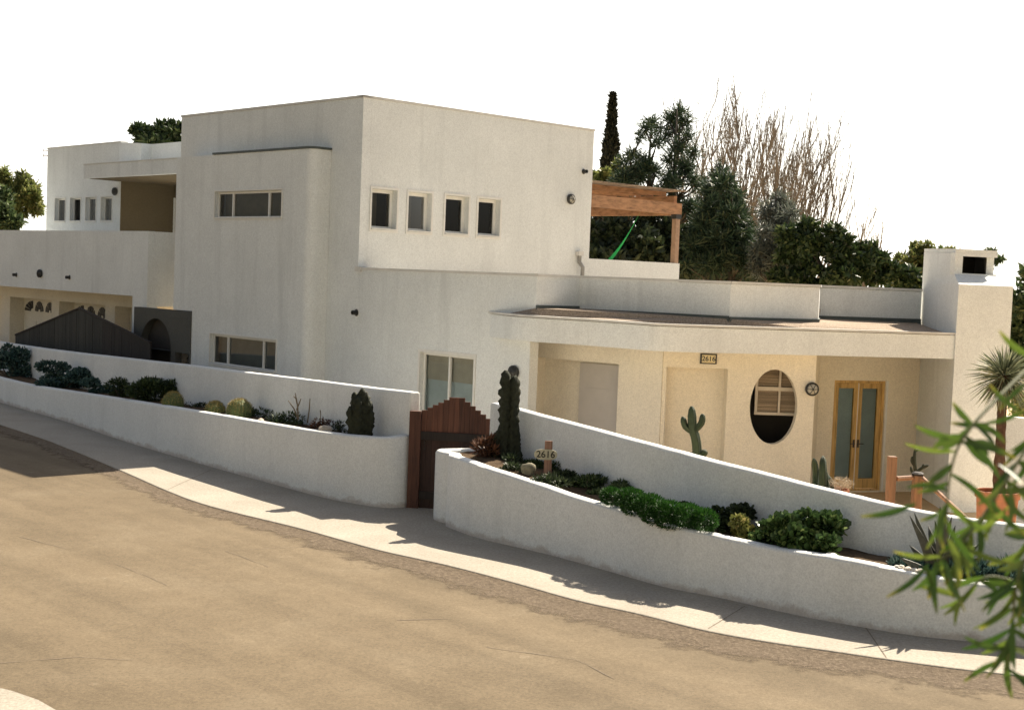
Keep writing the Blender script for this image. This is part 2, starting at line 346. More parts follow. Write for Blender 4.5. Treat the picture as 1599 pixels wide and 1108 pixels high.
# sidewalk joints, road seams
SEAM = plain('seam', (.16, .125, .09), 1, 0, .3, 30)
def seam(name, pxs, z, wd, jit=0):
    P = [V2(ground(x, y, z)) for x, y in pxs]; Q = [P[0]]
    for a, b in zip(P, P[1:]):
        k = max(1, int((b - a).length / .15))
        for i in range(1, k + 1): Q.append(a.lerp(b, i / k) + Vector((random.uniform(-jit, jit), random.uniform(-jit, jit))))
    V = []; Fq = []
    for i, p in enumerate(Q):
        t = (Q[min(i + 1, len(Q) - 1)] - Q[max(i - 1, 0)]).normalized(); nn = Vector((-t.y, t.x)) * wd * (random.uniform(.4, 1.2) if jit else 1) / 2
        V += [(p.x + nn.x, p.y + nn.y, z + .004), (p.x - nn.x, p.y - nn.y, z + .004)]
    for i in range(len(Q) - 1): Fq.append((2 * i, 2 * i + 1, 2 * i + 3, 2 * i + 2))
    struct(npmesh(name, V, Fq, SEAM))
for p in ([(1163, 946), (1106, 981)], [(1352, 980), (1384, 1026)], [(330, 733), (262, 764)]): seam('sidewalk_joint', p, 0, .011)
for p in ([(352, 860), (440, 855), (505, 853)], [(352, 860), (385, 872), (420, 885)], [(180, 880), (262, 913)], [(0, 1035), (60, 1030), (120, 1026), (210, 1030)], [(30, 838), (110, 858)], [(620, 968), (700, 966)], [(760, 1010), (900, 1030), (960, 1060)], [(480, 853), (560, 872), (700, 905)]):
    seam('road_crack', p, ROADZ, .012, .012)
# unseen slope added behind the viewer to cut sky fill and bounce
mb = MB(); V = []; Fs = []; NX, NY = 40, 12
for j in range(NY + 1):
    for i in range(NX + 1):
        x = -90 + 180 * i / NX; y = -5.5 - 40 * j / NY + (-.55 * x if x < 0 else -.1 * x) * .0; V.append((x - (10 if x < 0 else 0), y - abs(x) * .12 * 0, FLr + 1.2 - 1.2 * (j == 0) + 20 * (j / NY) ** .8 + random.uniform(-.6, .6)))
for j in range(NY):
    for i in range(NX): a = j * (NX + 1) + i; Fs.append((a, a + 1, a + NX + 2, a + NX + 1))
BLOCKSLOPE = plain('fill_block_slope_brush', (.20, .19, .14), 1, 0, .4, .6, .05, 1); hl = npmesh('fill_block_slope', V, Fs, BLOCKSLOPE); struct(hl)
# pale concrete apron, near side
ap = [ground(x, y, ROADZ + .03) for x, y in ((-30, 1066), (20, 1078), (60, 1092), (95, 1112), (110, 1140))]
m = MB(); m.prism([(p.x, p.y) for p in ap] + [(-4, 8), (-9, 8)], -1, ROADZ + .03); struct(m.build('near_sidewalk', CONC))

# ------------------------------------------------------------------ planter walls
def sweep(name, path, tops, base, th, mat, parent, round_end=True):
    """rounded-top wall swept along path (2D) with top height per point"""
    prof = [(-.5, 0)] + [(-.5 + .5 * 2 * 0, 1)]
    n = len(path); V = []; Fq = []; R = min(.045, th / 2)
    pr = [(-th / 2, None), (-th / 2, -R), (-th / 2 + R * .3, -R * .3), (-th / 2 + R, 0), (th / 2 - R, 0), (th / 2 - R * .3, -R * .3), (th / 2, -R), (th / 2, None)]
    rn = np.random.default_rng(len(name) + n)
    for i, p in enumerate(path):
        t = (V2(path[min(i + 1, n - 1)]) - V2(path[max(i - 1, 0)])).normalized(); nn = Vector((-t.y, t.x))
        wob = rn.normal(0, .0012)
        for (o, dz) in pr:
            q = V2(p) + nn * (o + rn.normal(0, .002)); V.append((q.x, q.y, base if dz is None else tops[i] + dz + wob))
    K = len(pr)
    for i in range(n - 1):
        for k in range(K - 1): Fq.append((i * K + k, (i + 1) * K + k, (i + 1) * K + k + 1, i * K + k + 1))
    mb = MB(); mb.add(V, Fq + [tuple(range(K)), tuple((n - 1) * K + k for k in range(K - 1, -1, -1))])
    o = mb.build(name, mat, parent, smooth=False)
    me = o.data; me.polygons.foreach_set('use_smooth', [len(p.vertices) == 4 for p in me.polygons])
    o.modifiers.new('b', 'BEVEL').width = .03; o.modifiers['b'].segments = 3; o.modifiers['b'].limit_method = 'ANGLE'; o.modifiers['b'].angle_limit = rad(50)
    return o
def interp(path, samples):
    """samples: list (px,py) -> position on path ; return z per path point"""
    s = [0]
    for a, b in zip(path, path[1:]): s.append(s[-1] + (b - a).length)
    ks = []
    for (x, y) in samples:
        q = on_poly(x, y, path)
        if q is None: continue
        q2 = V2(q); j = min(range(len(path)), key=lambda i: (path[i] - q2).length); ks.append((s[j], q.z))
    ks.sort(); xs = [k[0] for k in ks]; zs = [k[1] for k in ks]
    z = np.interp(s, xs, zs)
    for _ in range(6): z[1:-1] = (z[:-2] + 2 * z[1:-1] + z[2:]) / 4
    return list(z)
TH = .20
# left planter
fl = cr([FLp[0], FLp[1], *FLp[2:8], V2(ground(560, 787)), V2(ground(602, 792)), V2(ground(634, 792)) + Vector((.02, .22))], 6)
fl = [p + Vector((.06, .08)) for p in fl]
zl = interp(fl, [(20, 593), (60, 603), (115, 611), (190, 621), (250, 630), (321, 642), (400, 656), (450, 665), (518, 674), (560, 679), (600, 682), (625, 678)])
planterL = thing('planter_wall', (fl[30].x, fl[30].y, 0), 'long low white stucco planter with retaining back wall left of the wooden gate', 'planter wall')
sweep('front_wall', fl, zl, -.9, TH, WHITEP, planterL)
def offs(path, d0, d1):
    out = []
    for i, p in enumerate(path):
        t = (path[min(i + 1, len(path) - 1)] - path[max(i - 1, 0)]).normalized(); nn = Vector((-t.y, t.x)); nn = nn if nn.y > 0 else -nn
        out.append(p + nn * (d0 + (d1 - d0) * i / (len(path) - 1)))
    return out
bl = offs([FLp[0], FLp[1], *FLp[2:7]], 1.25, 1.1)
endL = V2(at(646, 700, 22.0)); bl = cr(bl[:-1] + [V2(at(484, 600, 24.8)), V2(at(560, 600, 23.35)), endL], 6)
zbl = interp(bl, [(0, 533), (100, 547), (200, 559), (300, 569), (400, 582), (500, 594), (600, 606), (645, 611)])
sweep('back_wall', bl, zbl, -.9, TH, WHITEP, planterL)
# right planter
fr = [p + Vector((.05, .09)) for p in cr(FRp, 6)]
ret0 = V2(at(768, 697, 21.45))
fr2 = [ret0, V2(at(735, 697, 20.75)), V2(at(709, 700, 20.0)) ]
c0 = fr[0]
fr = cr([ret0, ret0.lerp(c0 + Vector((.03, .25)), .55), c0 + Vector((-.01, .30)), c0 + Vector((.03, .07)), c0 + Vector((.2, -.12))], 6)[:-1] + fr[4:]
zr = interp(fr, [(690, 706), (730, 716), (780, 732), (840, 752), (900, 775), (944, 786), (1010, 805), (1095, 828), (1191, 850), (1293, 865), (1382, 882), (1440, 893), (1492, 904), (1557, 913)])
k0 = next(i for i, p in enumerate(fr) if (p - c0).length < .35); zr = [zr[k0 + 6]if i < k0 + 6 else z for i, z in enumerate(zr)]
planterR = thing('planter_wall', (fr[40].x, fr[40].y, 0), 'curved white stucco planter sloping down to the right of the wooden gate', 'planter wall')
sweep('front_wall', fr, zr, -.9, TH, WHITEP, planterR)
brr = offs(FRp[2:], 1.15, 1.05)
br = cr([V2(at(770, 700, 21.7)), V2(at(800, 700, 21.3)), *brr[1:]], 6)
zbr = interp(br, [(765, 630), (787, 630), (808, 636), (920, 665), (1045, 699), (1150, 726), (1245, 751), (1350, 777), (1445, 798), (1577, 818)])
sweep('back_wall', br, zbr, -.9, TH, WHITEP, planterR)
def soil(name, a, b, za, d, parent):
    V = []; Fq = []; n = 60
    def res(path):
        s = [0]
        for p, q in zip(path, path[1:]): s.append(s[-1] + (q - p).length)
        T = np.linspace(0, s[-1], n); return np.interp(T, s, [p.x for p in path]), np.interp(T, s, [p.y for p in path]), T, s
    ax, ay, T, s = res(a); az_ = np.interp(T, s, za); bx, by, _, _ = res(b)
    for i in range(n):
        for k in range(6):
            t = k / 5; V.append((ax[i] * (1 - t) + bx[i] * t, ay[i] * (1 - t) + by[i] * t, az_[i] - d + random.uniform(-.02, .03) + .06 * math.sin(t * 3.14)))
    for i in range(n - 1):
        for k in range(5): Fq.append((i * 6 + k, i * 6 + k + 1, (i + 1) * 6 + k + 1, (i + 1) * 6 + k))
    return npmesh(name, V, Fq, SOIL, parent, smooth=True)
soil('soil', fl, bl, zl, .12, planterL)
kk = 18
soil('soil', fr[kk:], br, zr[kk:], .10, planterR)
def zsoil(path, tops, x, y):  # soil height near ground position
    j = min(range(len(path)), key=lambda i: (path[i] - Vector((x, y))).length); return tops[j] - .12

# patio
m = MB(); m.prism([tuple(p + Vector((.1, .1))) for p in bl[6::3]] + [tuple(br[0])] + [tuple(p + Vector((.1, .1))) for p in br[3::3]] + [(30, 16), (30, 60), (-40, 60)], -.9, FLr); struct(m.build('patio', PATIO))

# ------------------------------------------------------------------ HOUSE
C0 = at(568, 152, 29.6); house = thing('house', (C0.x, C0.y, FLr), 'white stucco modernist house with flat roofs, curved porch canopy and chimney', 'house')
Z0 = FLr
plA = Pl(C0, A); plB = Pl(C0, -B)          # right face ; left face (t negative = left-away)
TOP = C0.z; EYE = H
LOWTOP = H + .02
def frame_rect(mb, pl, s0, s1, z0, z1, w_, o0, o1):
    mb.pbox(pl, s0, s1, o0, o1, z0, z0 + w_); mb.pbox(pl, s0, s1, o0, o1, z1 - w_, z1)
    mb.pbox(pl, s0, s0 + w_, o0, o1, z0 + w_, z1 - w_); mb.pbox(pl, s1 - w_, s1, o0, o1, z0 + w_, z1 - w_)
def window(pl, s0, s1, z0, z1, rec=.14, fw=.05, mull=(), trim=.05, backing=ROOM, bdist=.35, sill=True, gl=None, bmats=None, name='window', fm=None):
    mb = MB(); e = .003
    frame_rect(mb, pl, s0 + e, s1 - e, z0 + e, z1 - e, fw, -rec - .05, -rec)
    for mu in mull: mb.pbox(pl, mu - fw / 2, mu + fw / 2, -rec - .045, -rec + .012, z0 + fw, z1 - fw)
    if trim:
        mb.pbox(pl, s0 - trim, s0 - e, .002, .018, z0 - trim, z1 + trim); mb.pbox(pl, s1 + e, s1 + trim, .002, .018, z0 - trim, z1 + trim)
        mb.pbox(pl, s0 - e, s1 + e, .002, .018, z1 + e, z1 + trim); mb.pbox(pl, s0 - e, s1 + e, .002, .018, z0 - trim, z0 - e)
    o = mb.build(name, fm or WFRAME, house)
    if sill:
        sb = MB(); sb.pbox(pl, s0 + e, s1 - e, -rec + .002, .035, z0 + e, z0 + .03); sb.build('window_sill', WFRAME, o)
    p = MB(); P = pl.pt; q = -rec - .028
    p.add([P(s0 + fw, q, z0 + fw), P(s1 - fw, q, z0 + fw), P(s1 - fw, q, z1 - fw), P(s0 + fw, q, z1 - fw)], [(0, 1, 2, 3)]); p.build('pane', gl or GLASS, o)
    if backing: 
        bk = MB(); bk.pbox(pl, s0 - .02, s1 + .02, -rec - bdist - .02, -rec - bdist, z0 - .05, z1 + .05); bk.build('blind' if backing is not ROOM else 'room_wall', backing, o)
    return o
# main block, right face with four square windows
hA = []
for r in ((580, 295, 619, 358), (637, 301, 673, 362), (695, 306, 731, 366), (746, 311, 780, 372)): hA.append(plA.rect(*r))
zt = sum(h[3] for h in hA) / 4; zb = sum(h[2] for h in hA) / 4; hA = [(h[0], h[1], zb, zt) for h in hA]
LA = plA.hit(924, 300)[0]; LBm = plB.hit(281, 300)[0]    # lengths (LBm negative)
mb = MB(); mb.wall(plA, .222, LA, LOWTOP - .3, TOP, hA); mb.build('upper_wall', WHITE, house)
# left face of main block
mb = MB(); mb.wall(plB, LBm, 0, Z0 - .3, TOP, [(plB.rect(338, 299, 438, 338)), (plB.rect(330, 528, 430, 574))])
end = Pl(plB.pt(LBm, -.22, 0), A); mb.pbox(end, 0, LA - .3, -.22, 0, Z0 - .3, TOP)
rear = Pl(plA.pt(LA, -.22, 0), -B); mb.pbox(rear, LBm, -.0, -.22 - 0, 0, Z0 - .3, TOP)
mb.build('main_wall', WHITE, house)
mb = MB(); mb.pbox(plB, LBm + .18, -.2, -LA + .2, -.19, TOP - .35, TOP - .15); mb.build('flat_roof', GRAVEL, house)
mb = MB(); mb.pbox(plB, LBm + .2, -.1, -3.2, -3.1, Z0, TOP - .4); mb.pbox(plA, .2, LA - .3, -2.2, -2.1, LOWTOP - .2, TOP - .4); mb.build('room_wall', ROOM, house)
mb = MB(); e = .02
mb.pbox(plB, LBm - e, e, -.24, e, TOP + .002, TOP + .05); mb.pbox(plA, -e, LA + e, -.24, e, TOP + .003, TOP + .051); mb.build('coping', COPING, house)
for k, h in enumerate(hA):
    window(plA, *h, rec=.14, fw=.075, trim=.05, backing=TANBL if k < 2 else None, bdist=.6, gl=GLASSD)
# bay on left face
bayo = .52; bpl = Pl(plB.pt(0, bayo, 0), -B); bpl.P = V2(plB.pt(0, bayo, 0)); bpl.n = plB.n
bs0 = bpl.hit(272, 420)[0]; bs1 = bpl.hit(473, 420)[0] ; bzt = (bpl.hit(333, 243)[1] + bpl.hit(480, 231)[1]) / 2
bzo = bpl.hit(285, 484)[1]; bsL = bpl.hit(299, 520)[0]
w1 = bpl.rect(336, 298, 440, 341); w2 = bpl.rect(328, 526, 431, 575)
mb = MB(); mb.wall(bpl, bs0, bs1, bzo, bzt, [(w1[0], w1[1], w1[2], w1[3])], .2); mb.wall(bpl, bsL, bs1, Z0 - .3, bzo, [w2], .2)
mb.pbox(bpl, bs0, bs1 , -bayo + .003, -.2, bzt - .12, bzt); mb.pbox(bpl, bs0, bs0 + .2, -bayo + .003, -.2, bzo, bzt - .12); mb.pbox(bpl, bs0, bsL, -bayo, -.2, bzo, bzo + .1); mb.pbox(bpl, bsL, bsL + .2, -bayo + .003, -.2, Z0 - .3, bzo - .002)
R = .20; arc = [bpl.pt(bs1 + R * math.sin(t), -R + R * math.cos(t), 0) for t in np.linspace(0, math.pi / 2, 9)]
poly = [V2(p) for p in arc] + [V2(bpl.pt(bs1 + R, -bayo + .003, 0)), V2(bpl.pt(bs1, -bayo + .003, 0))]
mb.prism(poly, Z0 - .3, bzt); bay = mb.build('bay_wall', WHITE, house)
bay.data.polygons.foreach_set('use_smooth', [False] * len(bay.data.polygons))
mb = MB(); t0 = bpl.hit(333, 243)[0]; poly = [V2(bpl.pt(t0, .03, 0)), *[V2(bpl.pt(bs1 + (R + .03) * math.sin(t), -R + (R + .03) * math.cos(t), 0)) for t in np.linspace(0, math.pi / 2, 9)], V2(bpl.pt(bs1 + R + .03, -bayo + .005, 0)), V2(bpl.pt(t0, -bayo + .005, 0))]
mb.prism(poly, bzt + .006, bzt + .05); mb.build('bay_coping', DARKFL, house)
for wv in (w1, w2):
    s0, s1, z0, z1 = wv; L_ = s1 - s0
    window(bpl, s0, s1, z0, z1, rec=.08, fw=.05, mull=(s0 + L_ * .24, s0 + L_ * .78), trim=.035, backing=CURT if wv is w2 else TANBL, bdist=.22, gl=GLASSD)
# lower wall under parapet, from main corner to entry
tE = plB.hit(838, 440)[0]; slide = plB.rect(654, 556, 738, 700); slide = (slide[0], slide[1], Z0 + .05, plB.hit(696, 553)[1])
mb = MB(); mb.wall(plB, .001, tE, Z0 - .3, LOWTOP, [slide, (plB.hit(827, 560)[0], tE, Z0 - .3, 2.62)]); mb.build('lower_wall', WHITE, house)
s0, s1, z0, z1 = slide
o = window(plB, s0, s1, z0, z1, rec=.09, fw=.05, mull=((s0 + s1) / 2,), trim=.06, backing=CURT, bdist=.12, sill=False, name='sliding_door')
bb = MB(); bb.pbox(plB, s0 + .05, s1 - .05, -.20, -.17, z1 - .55, z1 - .05); bb.build('blind', TANBL, o)
# parapet polyline
dE = plB.depth(838, 440); P838 = plB.pt(tE, 0, 0); plE = Pl(P838, A); s905 = plE.hit(905, 450)[0]; P905 = plE.pt(s905, 0, 0)
P1140 = at(1141, 450, 24.95); P1280 = at(1280, 450, 25.85); P1281 = at(1281, 450, 27.4); P1440 = at(1440, 450, 28.0)
PB = {838: 481, 905: 481, 1140: 497, 1280: 502, 1281: 496, 1440: 502}
seq = [V2(plB.pt(0, 0, 0)), V2(P838), V2(P905), V2(P1140), V2(P1280), V2(P1281), V2(P1440)]
zb_ = [2.9, at(838, 481, P838.y).z, at(905, 481, P905.y).z, at(1140, 498, P1140.y).z, at(1280, 503, P1280.y).z, at(1281, 497, P1281.y).z, at(1440, 502, P1440.y).z]
def parapet(mb, i, j, z0, z1, th=.2, o1=0., st=0.):
    P, Q = seq[i], seq[j]; pl = Pl(P, Q - P); pl.d = (Q - P).normalized(); pl.n = Vector((pl.d.y, -pl.d.x))
    mb.pbox(pl, st, (Q - P).length, -th, o1, z0, z1); return pl
mb = MB()
for i in range(1, 6): parapet(mb, i, i + 1, 2.62, LOWTOP, .2, 0, .223 if i == 1 else 0)
mb.build('parapet', WHITE, house)
mb = MB()
mb.pbox(plB, .02, tE, -.25, .025, LOWTOP + .002, LOWTOP + .05)
for k, i in enumerate(range(1, 6)):
    parapet(mb, i, i + 1, LOWTOP + .003 + .001 * k, LOWTOP + .05 + .001 * k, .23, .025)
mb.pbox(plB, -.06, .14, -.02, .05, LOWTOP - .04, LOWTOP + .062); mb.build('coping', COPING, house)
mb = MB()   # black roofing felt turned up at the foot of the parapet
for i in range(1, 6):
    zf = min(zb_[i], zb_[i + 1]); parapet(mb, i, i + 1, zf - .12, zf + .055, -.003, .028, 0)
mb.build('roofing_felt', DARKFL, house)
# lower roof behind the parapet
lr = [seq[0] + A * .3, seq[1] + A * .25 + B * .25, seq[2] + A * .3 + B * .2, seq[3] + Vector((0, .25)), seq[4] + Vector((0, .25)), seq[5] + Vector((.1, .25)), seq[6] + Vector((0, .2)), seq[6] + Vector((1, 8)), seq[0] + A * 12]
mb = MB(); mb.prism([tuple(p) for p in lr], LOWTOP - .5, LOWTOP - .42); mb.build('lower_roof', GRAVEL, house)

# deck wall beyond main block + its return
plD = Pl(C0, A); tD = plD.hit(1061, 420)[0]; zD = (plD.hit(925, 404)[1] + plD.hit(1058, 411)[1]) / 2
mb = MB(); mb.pbox(plD, LA + .002, tD, -.2, -.004, 2.8, zD); Q = Pl(plD.pt(tD, -.2, 0), -B); mb.pbox(plD, tD - .2, tD - .002, -4.5, -.2, 2.8, zD - .003); mb.build('deck_wall', WHITE, house)
mb = MB(); mb.pbox(plD, LA - .1, tD, -5, -.25, H + .02, H + .12); mb.build('deck_floor', GRAVEL, house)

# canopy: fascia polyline (nearest edge) as measured, roof sheet and soffit
ftz = H - .75; fbz = H - 1.19
E0 = plB.pt(plB.hit(762, 500)[0], -.02, 0)
pe = [(800, 491, 25.75), (838, 492, 25.35), (915, 497, 24.9), (975, 504, 24.45), (1015, 507.5, 24.15), (1045, 508.5, 24.08), (1075, 509.5, 24.12), (1120, 511, 24.25), (1300, 516, 24.85), (1493, 521, 25.5)]
e3 = [Vector((E0.x, E0.y, at(762, 490, E0.y).z))] + [at(*p) for p in pe]
e3 = cr(e3, 4); edge = [V2(p) for p in e3]; ez = [3.02 - .03 * min(1, i / 20) for i in range(len(e3))]
backp = [seq[6], seq[5], seq[4], seq[3], seq[2], seq[1]]; backz = [zb_[6], zb_[5], zb_[4], zb_[3], zb_[2], zb_[1]]
chR = edge[-1]
polyc = edge + [Vector((chR.x, seq[6].y))] + backp
import mathutils.geometry as mg
def cap_mesh(mb, poly, zs, zlow):
    zlow = zlow if hasattr(zlow, '__len__') else [zlow] * len(poly)
    pts = [Vector((p.x, p.y, 0)) for p in poly]; tri = mg.tessellate_polygon([pts]); n = len(poly)
    vs = [(p.x, p.y, z) for p, z in zip(poly, zs)] + [(p.x, p.y, z) for p, z in zip(poly, zlow)]
    fs = [tuple(t) for t in tri] + [tuple(n + i for i in t[::-1]) for t in tri] + [(i, (i + 1) % n, n + (i + 1) % n, n + i) for i in range(n)]
    mb.add(vs, fs)
mb = MB(); cap_mesh(mb, polyc, [z - .006 for z in ez] + [ez[-1]] + [ez[-1] - .006] * len(backp), [z - .44 for z in ez] + [ez[-1] - .44] * 7); canopy = mb.build('canopy', WHITE, house)
inset = [p + (Vector((2.6, 27.)) - p).normalized() * .10 for p in edge]
mb = MB(); cap_mesh(mb, inset + [Vector((chR.x - .02, seq[6].y))] + backp, [z + .004 for z in ez] + [backz[0] - .03] + backz, ftz - .03); mb.build('canopy_gravel', plain('canopy_gravel', (.40, .32, .25), 1, 0, .4, 40, .1, .8), canopy)
mb = MB(); 
for a, b, za_, zb_2 in zip(edge, edge[1:], ez, ez[1:]):
    d = (b - a).normalized(); nn = Vector((d.y, -d.x)); q = a + nn * .02; r = b + nn * .02; ai = a - nn * .11; bi = b - nn * .11
    mb.prism([tuple(q), tuple(r), tuple(bi), tuple(ai)], [za_ + .006, zb_2 + .006] + [zb_2 + .006, za_ + .006], [za_ + .045, zb_2 + .045, zb_2 + .045, za_ + .045])
mb.build('canopy_edging', COPING, canopy)

# entry recess, niche wall, oval wall
def pl2(P, Q): 
    pl = Pl(P, V2(Q) - V2(P)); pl.d = (V2(Q) - V2(P)).normalized(); n = Vector((pl.d.y, -pl.d.x)); pl.n = n if n.dot(-pl.P) > 0 else -n; return pl, (V2(Q) - V2(P)).length
p827 = plB.pt(plB.hit(827, 560)[0], 0, 0)
a830 = at(828, 560, 26.75); a1035 = at(1035, 560, 25.05)
plW, LW = pl2(a830, a1035)
dr = plW.rect(906, 570, 964, 670); al = (plW.hit(831, 600)[0], plW.hit(965, 600)[0])
zal = (plW.hit(840, 558)[1] + plW.hit(960, 567)[1]) / 2
mb = MB(); mb.wall(plW, 0, LW, Z0 - .3, fbz - .002, [(al[0], al[1], Z0 + .02, zal)], .2)
mb.build('entry_wall', CREAM, house)
mb = MB(); q = Pl(plB.pt(plB.hit(827, 560)[0], -.22, 0), A); mb.pbox(plE, -.6, 1.2, -.2, .0, Z0 - .3, fbz - .003) if False else None
mb.pbox(plW, al[0] - .1, al[1] + .1, -.50, -.42, Z0, zal + .15); mb.pbox(plW, al[0] - .08, al[0] - .003, -.42, -.2, Z0, zal + .1); mb.pbox(plW, al[1] + .003, al[1] + .08, -.42, -.2, Z0, zal + .1); mb.pbox(plW, al[0] - .1, al[1] + .1, -.5, -.203, zal + .003, zal + .12)
mb.build('entry_recess', CREAM, house)
mb = MB(); ds0 = plW.hit(906, 600, -.4)[0]; mb.pbox(plW, ds0, al[1] - .004, -.415, -.375, Z0 + .03, zal - .06)
for k in range(3):
    zc = Z0 + .25 + k * .62; mb.pbox(plW, ds0 + .1, al[1] - .11, -.375, -.362, zc, zc + .5)
d_ = mb.build('entry_door', plain('grey_door_paint', (.50, .47, .44), .6, 0, .05, 4), house)
mb = MB(); mb.lathe(plW.pt(ds0 + .08, -.375, Z0 + 1.0), (plW.n.x, plW.n.y, 0), [(.012, 0), (.012, .04), (.03, .045), (.03, .07), (.01, .08)], 12); mb.build('handle', BLACK, d_)
# oval wall
a1036 = at(1036, 560, 25.05); a1276 = at(1275, 560, 25.2); plO, LO = pl2(a1036, a1276)
nx = plO.rect(1038, 574, 1134, 700); oc = plO.hit(1208, 635); oa = (plO.hit(1245, 635)[0] - plO.hit(1171, 635)[0]) / 2; ob = (plO.hit(1208, 577)[1] - plO.hit(1208, 694)[1]) / 2
xs = nx[1]
mb = MB(); mb.wall(plO, 0, xs, Z0 - .3, fbz - .002, [(nx[0], nx[1] , Z0 + .03, nx[3])] if False else [(nx[0], xs - .0005, Z0 + .03, nx[3])], .3)
mb.pbox(plO, nx[0] - .02, xs + .02, -.38, -.302, Z0, nx[3] + .1)
N = 48; th = .16; zlo, zhi = Z0 - .3, fbz - .002; x0, x1 = xs, LO; vs = []; fs = []
angs = sorted(set([2 * math.pi * k / N for k in range(N)] + [math.atan2(zz - oc[1], xx - oc[0]) % (2 * math.pi) for xx in (x0, x1) for zz in (zlo, zhi)]))
def rectpt(t):
    c, s_ = math.cos(t), math.sin(t); k = 1e9
    if abs(c) > 1e-9: k = min(k, ((x1 if c > 0 else x0) - oc[0]) / c)
    if abs(s_) > 1e-9: k = min(k, ((zhi if s_ > 0 else zlo) - oc[1]) / s_)
    return oc[0] + c * k, oc[1] + s_ * k
def elpt(t):
    c, s_ = math.cos(t), math.sin(t); k = 1 / math.sqrt((c / oa) ** 2 + (s_ / ob) ** 2); return oc[0] + c * k, oc[1] + s_ * k
n = len(angs)
for o_ in (0, -th):
    for t in angs: vs.append(plO.pt(elpt(t)[0], o_, elpt(t)[1]))
    for t in angs: vs.append(plO.pt(rectpt(t)[0], o_, rectpt(t)[1]))
for i in range(n):
    j = (i + 1) % n; fs += [(i, j, n + j, n + i), (2 * n + i, 3 * n + i, 3 * n + j, 2 * n + j), (i, 2 * n + i, 2 * n + j, j), (n + i, n + j, 3 * n + j, 3 * n + i)]
mb.add(vs, fs); mb.build('oval_window_wall', PORCH, house)
# room behind oval: dark, with a framed window and woven blinds set back
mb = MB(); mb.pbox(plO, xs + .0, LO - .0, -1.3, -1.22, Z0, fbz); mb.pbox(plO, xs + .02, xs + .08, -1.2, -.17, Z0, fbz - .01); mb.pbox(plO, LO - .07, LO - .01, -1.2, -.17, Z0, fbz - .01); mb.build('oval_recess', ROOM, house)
wo = -.5; mb = MB()
r = (plO.hit(1178, 640, wo)[0], plO.hit(1262, 640, wo)[0], plO.hit(1210, 648, wo)[1], plO.hit(1210, 560, wo)[1]); fw = .05
frame_rect(mb, plO, r[0], min(r[1], LO - .09), r[2], r[3], fw, wo - .04, wo); zm = plO.hit(1210, 607, wo)[1]; xm = plO.hit(1217, 620, wo)[0]
mb.pbox(plO, r[0] + fw, min(r[1], LO - .09) - fw, wo - .03, wo + .01, zm - .035, zm + .035); mb.pbox(plO, xm - .02, xm + .02, wo - .03, wo + .005, r[2] + fw, zm - .036); mb.pbox(plO, xm - .02, xm + .02, wo - .03, wo + .005, zm + .036, r[3] - fw)
iw = mb.build('window', plain('cream_window_paint', (.66, .58, .46), .5, 0, .06, 8), house); mb = MB()
zz = r[2] + fw
while zz < r[3] - fw: mb.pbox(plO, r[0] + fw, min(r[1], LO - .09) - fw, wo - .075, wo - .065 + random.uniform(0, .004), zz, zz + .017); zz += .02
mb.build('blind', BLIND, iw)
# french-door wall
a1285 = at(1276, 560, 27.25); a1436 = at(1445, 560, 28.0); plF, LF = pl2(a1285, a1436)
fd = (plF.hit(1299, 680)[0], plF.hit(1379, 680)[0], Z0 + .03, plF.hit(1340, 594)[1])
mb = MB(); mb.wall(plF, -.4, LF + .1, Z0 - .3, fbz - .002, [fd], .2); mb.build('french_door_wall', PORCH, house)
mb = MB(); q1 = V2(a1276); q2 = V2(plF.pt(-.25, .0, 0)); mb.prism([tuple(V2(plO.pt(LO - .001, -.17, 0))), tuple(V2(plO.pt(LO - .14, -.17, 0))), tuple(q2 + Vector((-.1, -.003))), tuple(q2 + Vector((.28, -.003)))], Z0 - .3, fbz - .004); mb.build('side_wall', PORCH, house)
mb = MB(); frame_rect(mb, plF, fd[0] + .003, fd[1] - .003, fd[2] - .02, fd[3] - .003, .05, -.14, -.03); jamb = mb.build('french_door_frame', OAK, house)
mid = (fd[0] + fd[1]) / 2
for k, (a, b) in enumerate(((fd[0] + .055, mid - .008), (mid + .008, fd[1] - .055))):
    mb = MB(); z0, z1 = fd[2] + .04, fd[3] - .06; sw_ = .085
    mb.pbox(plF, a, a + sw_, -.12, -.06, z0, z1); mb.pbox(plF, b - sw_, b, -.12, -.06, z0, z1); mb.pbox(plF, a + sw_, b - sw_, -.12, -.06, z1 - .10, z1); mb.pbox(plF, a + sw_, b - sw_, -.12, -.06, z0, z0 + .2)
    dd = mb.build('french_door', OAK, house); mb = MB(); mb.pbox(plF, a + sw_ - .005, b - sw_ + .005, -.095, -.088, z0 + .19, z1 - .09); mb.build('pane', GLASS, dd)
    mb = MB(); mb.pbox(plF, a + sw_ - .02, b - sw_ + .02, -.128, -.122, z0 + .15, z1 - .05); mb.build('curtain', CURT, dd)
    mb = MB(); hx = mid - .05 if k == 0 else mid + .05; zc = Z0 + .98; hd = plF.pt(hx, -.058, zc); nv = Vector((plF.n.x, plF.n.y, 0)); dv = Vector((plF.d.x, plF.d.y, 0)) * (-1 if k == 0 else 1)
    mb.tube([hd, hd + nv * .05, hd + nv * .055 + dv * .10], .009, 8); mb.pbox(plF, hx - .02, hx + .02, -.06, -.05, zc - .08, zc + .08); mb.build('handle', BLACK, dd)
mb = MB(); mb.pbox(plF, mid - .007, mid + .007, -.07, -.05, fd[2] + .03, fd[3] - .055); mb.build('door_strip', WFRAME, jamb)
mb = MB(); mb.pbox(plF, fd[1] + .002, fd[1] + .05, .002, .02, fd[2], fd[3]); mb.build('door_casing', WFRAME, jamb)
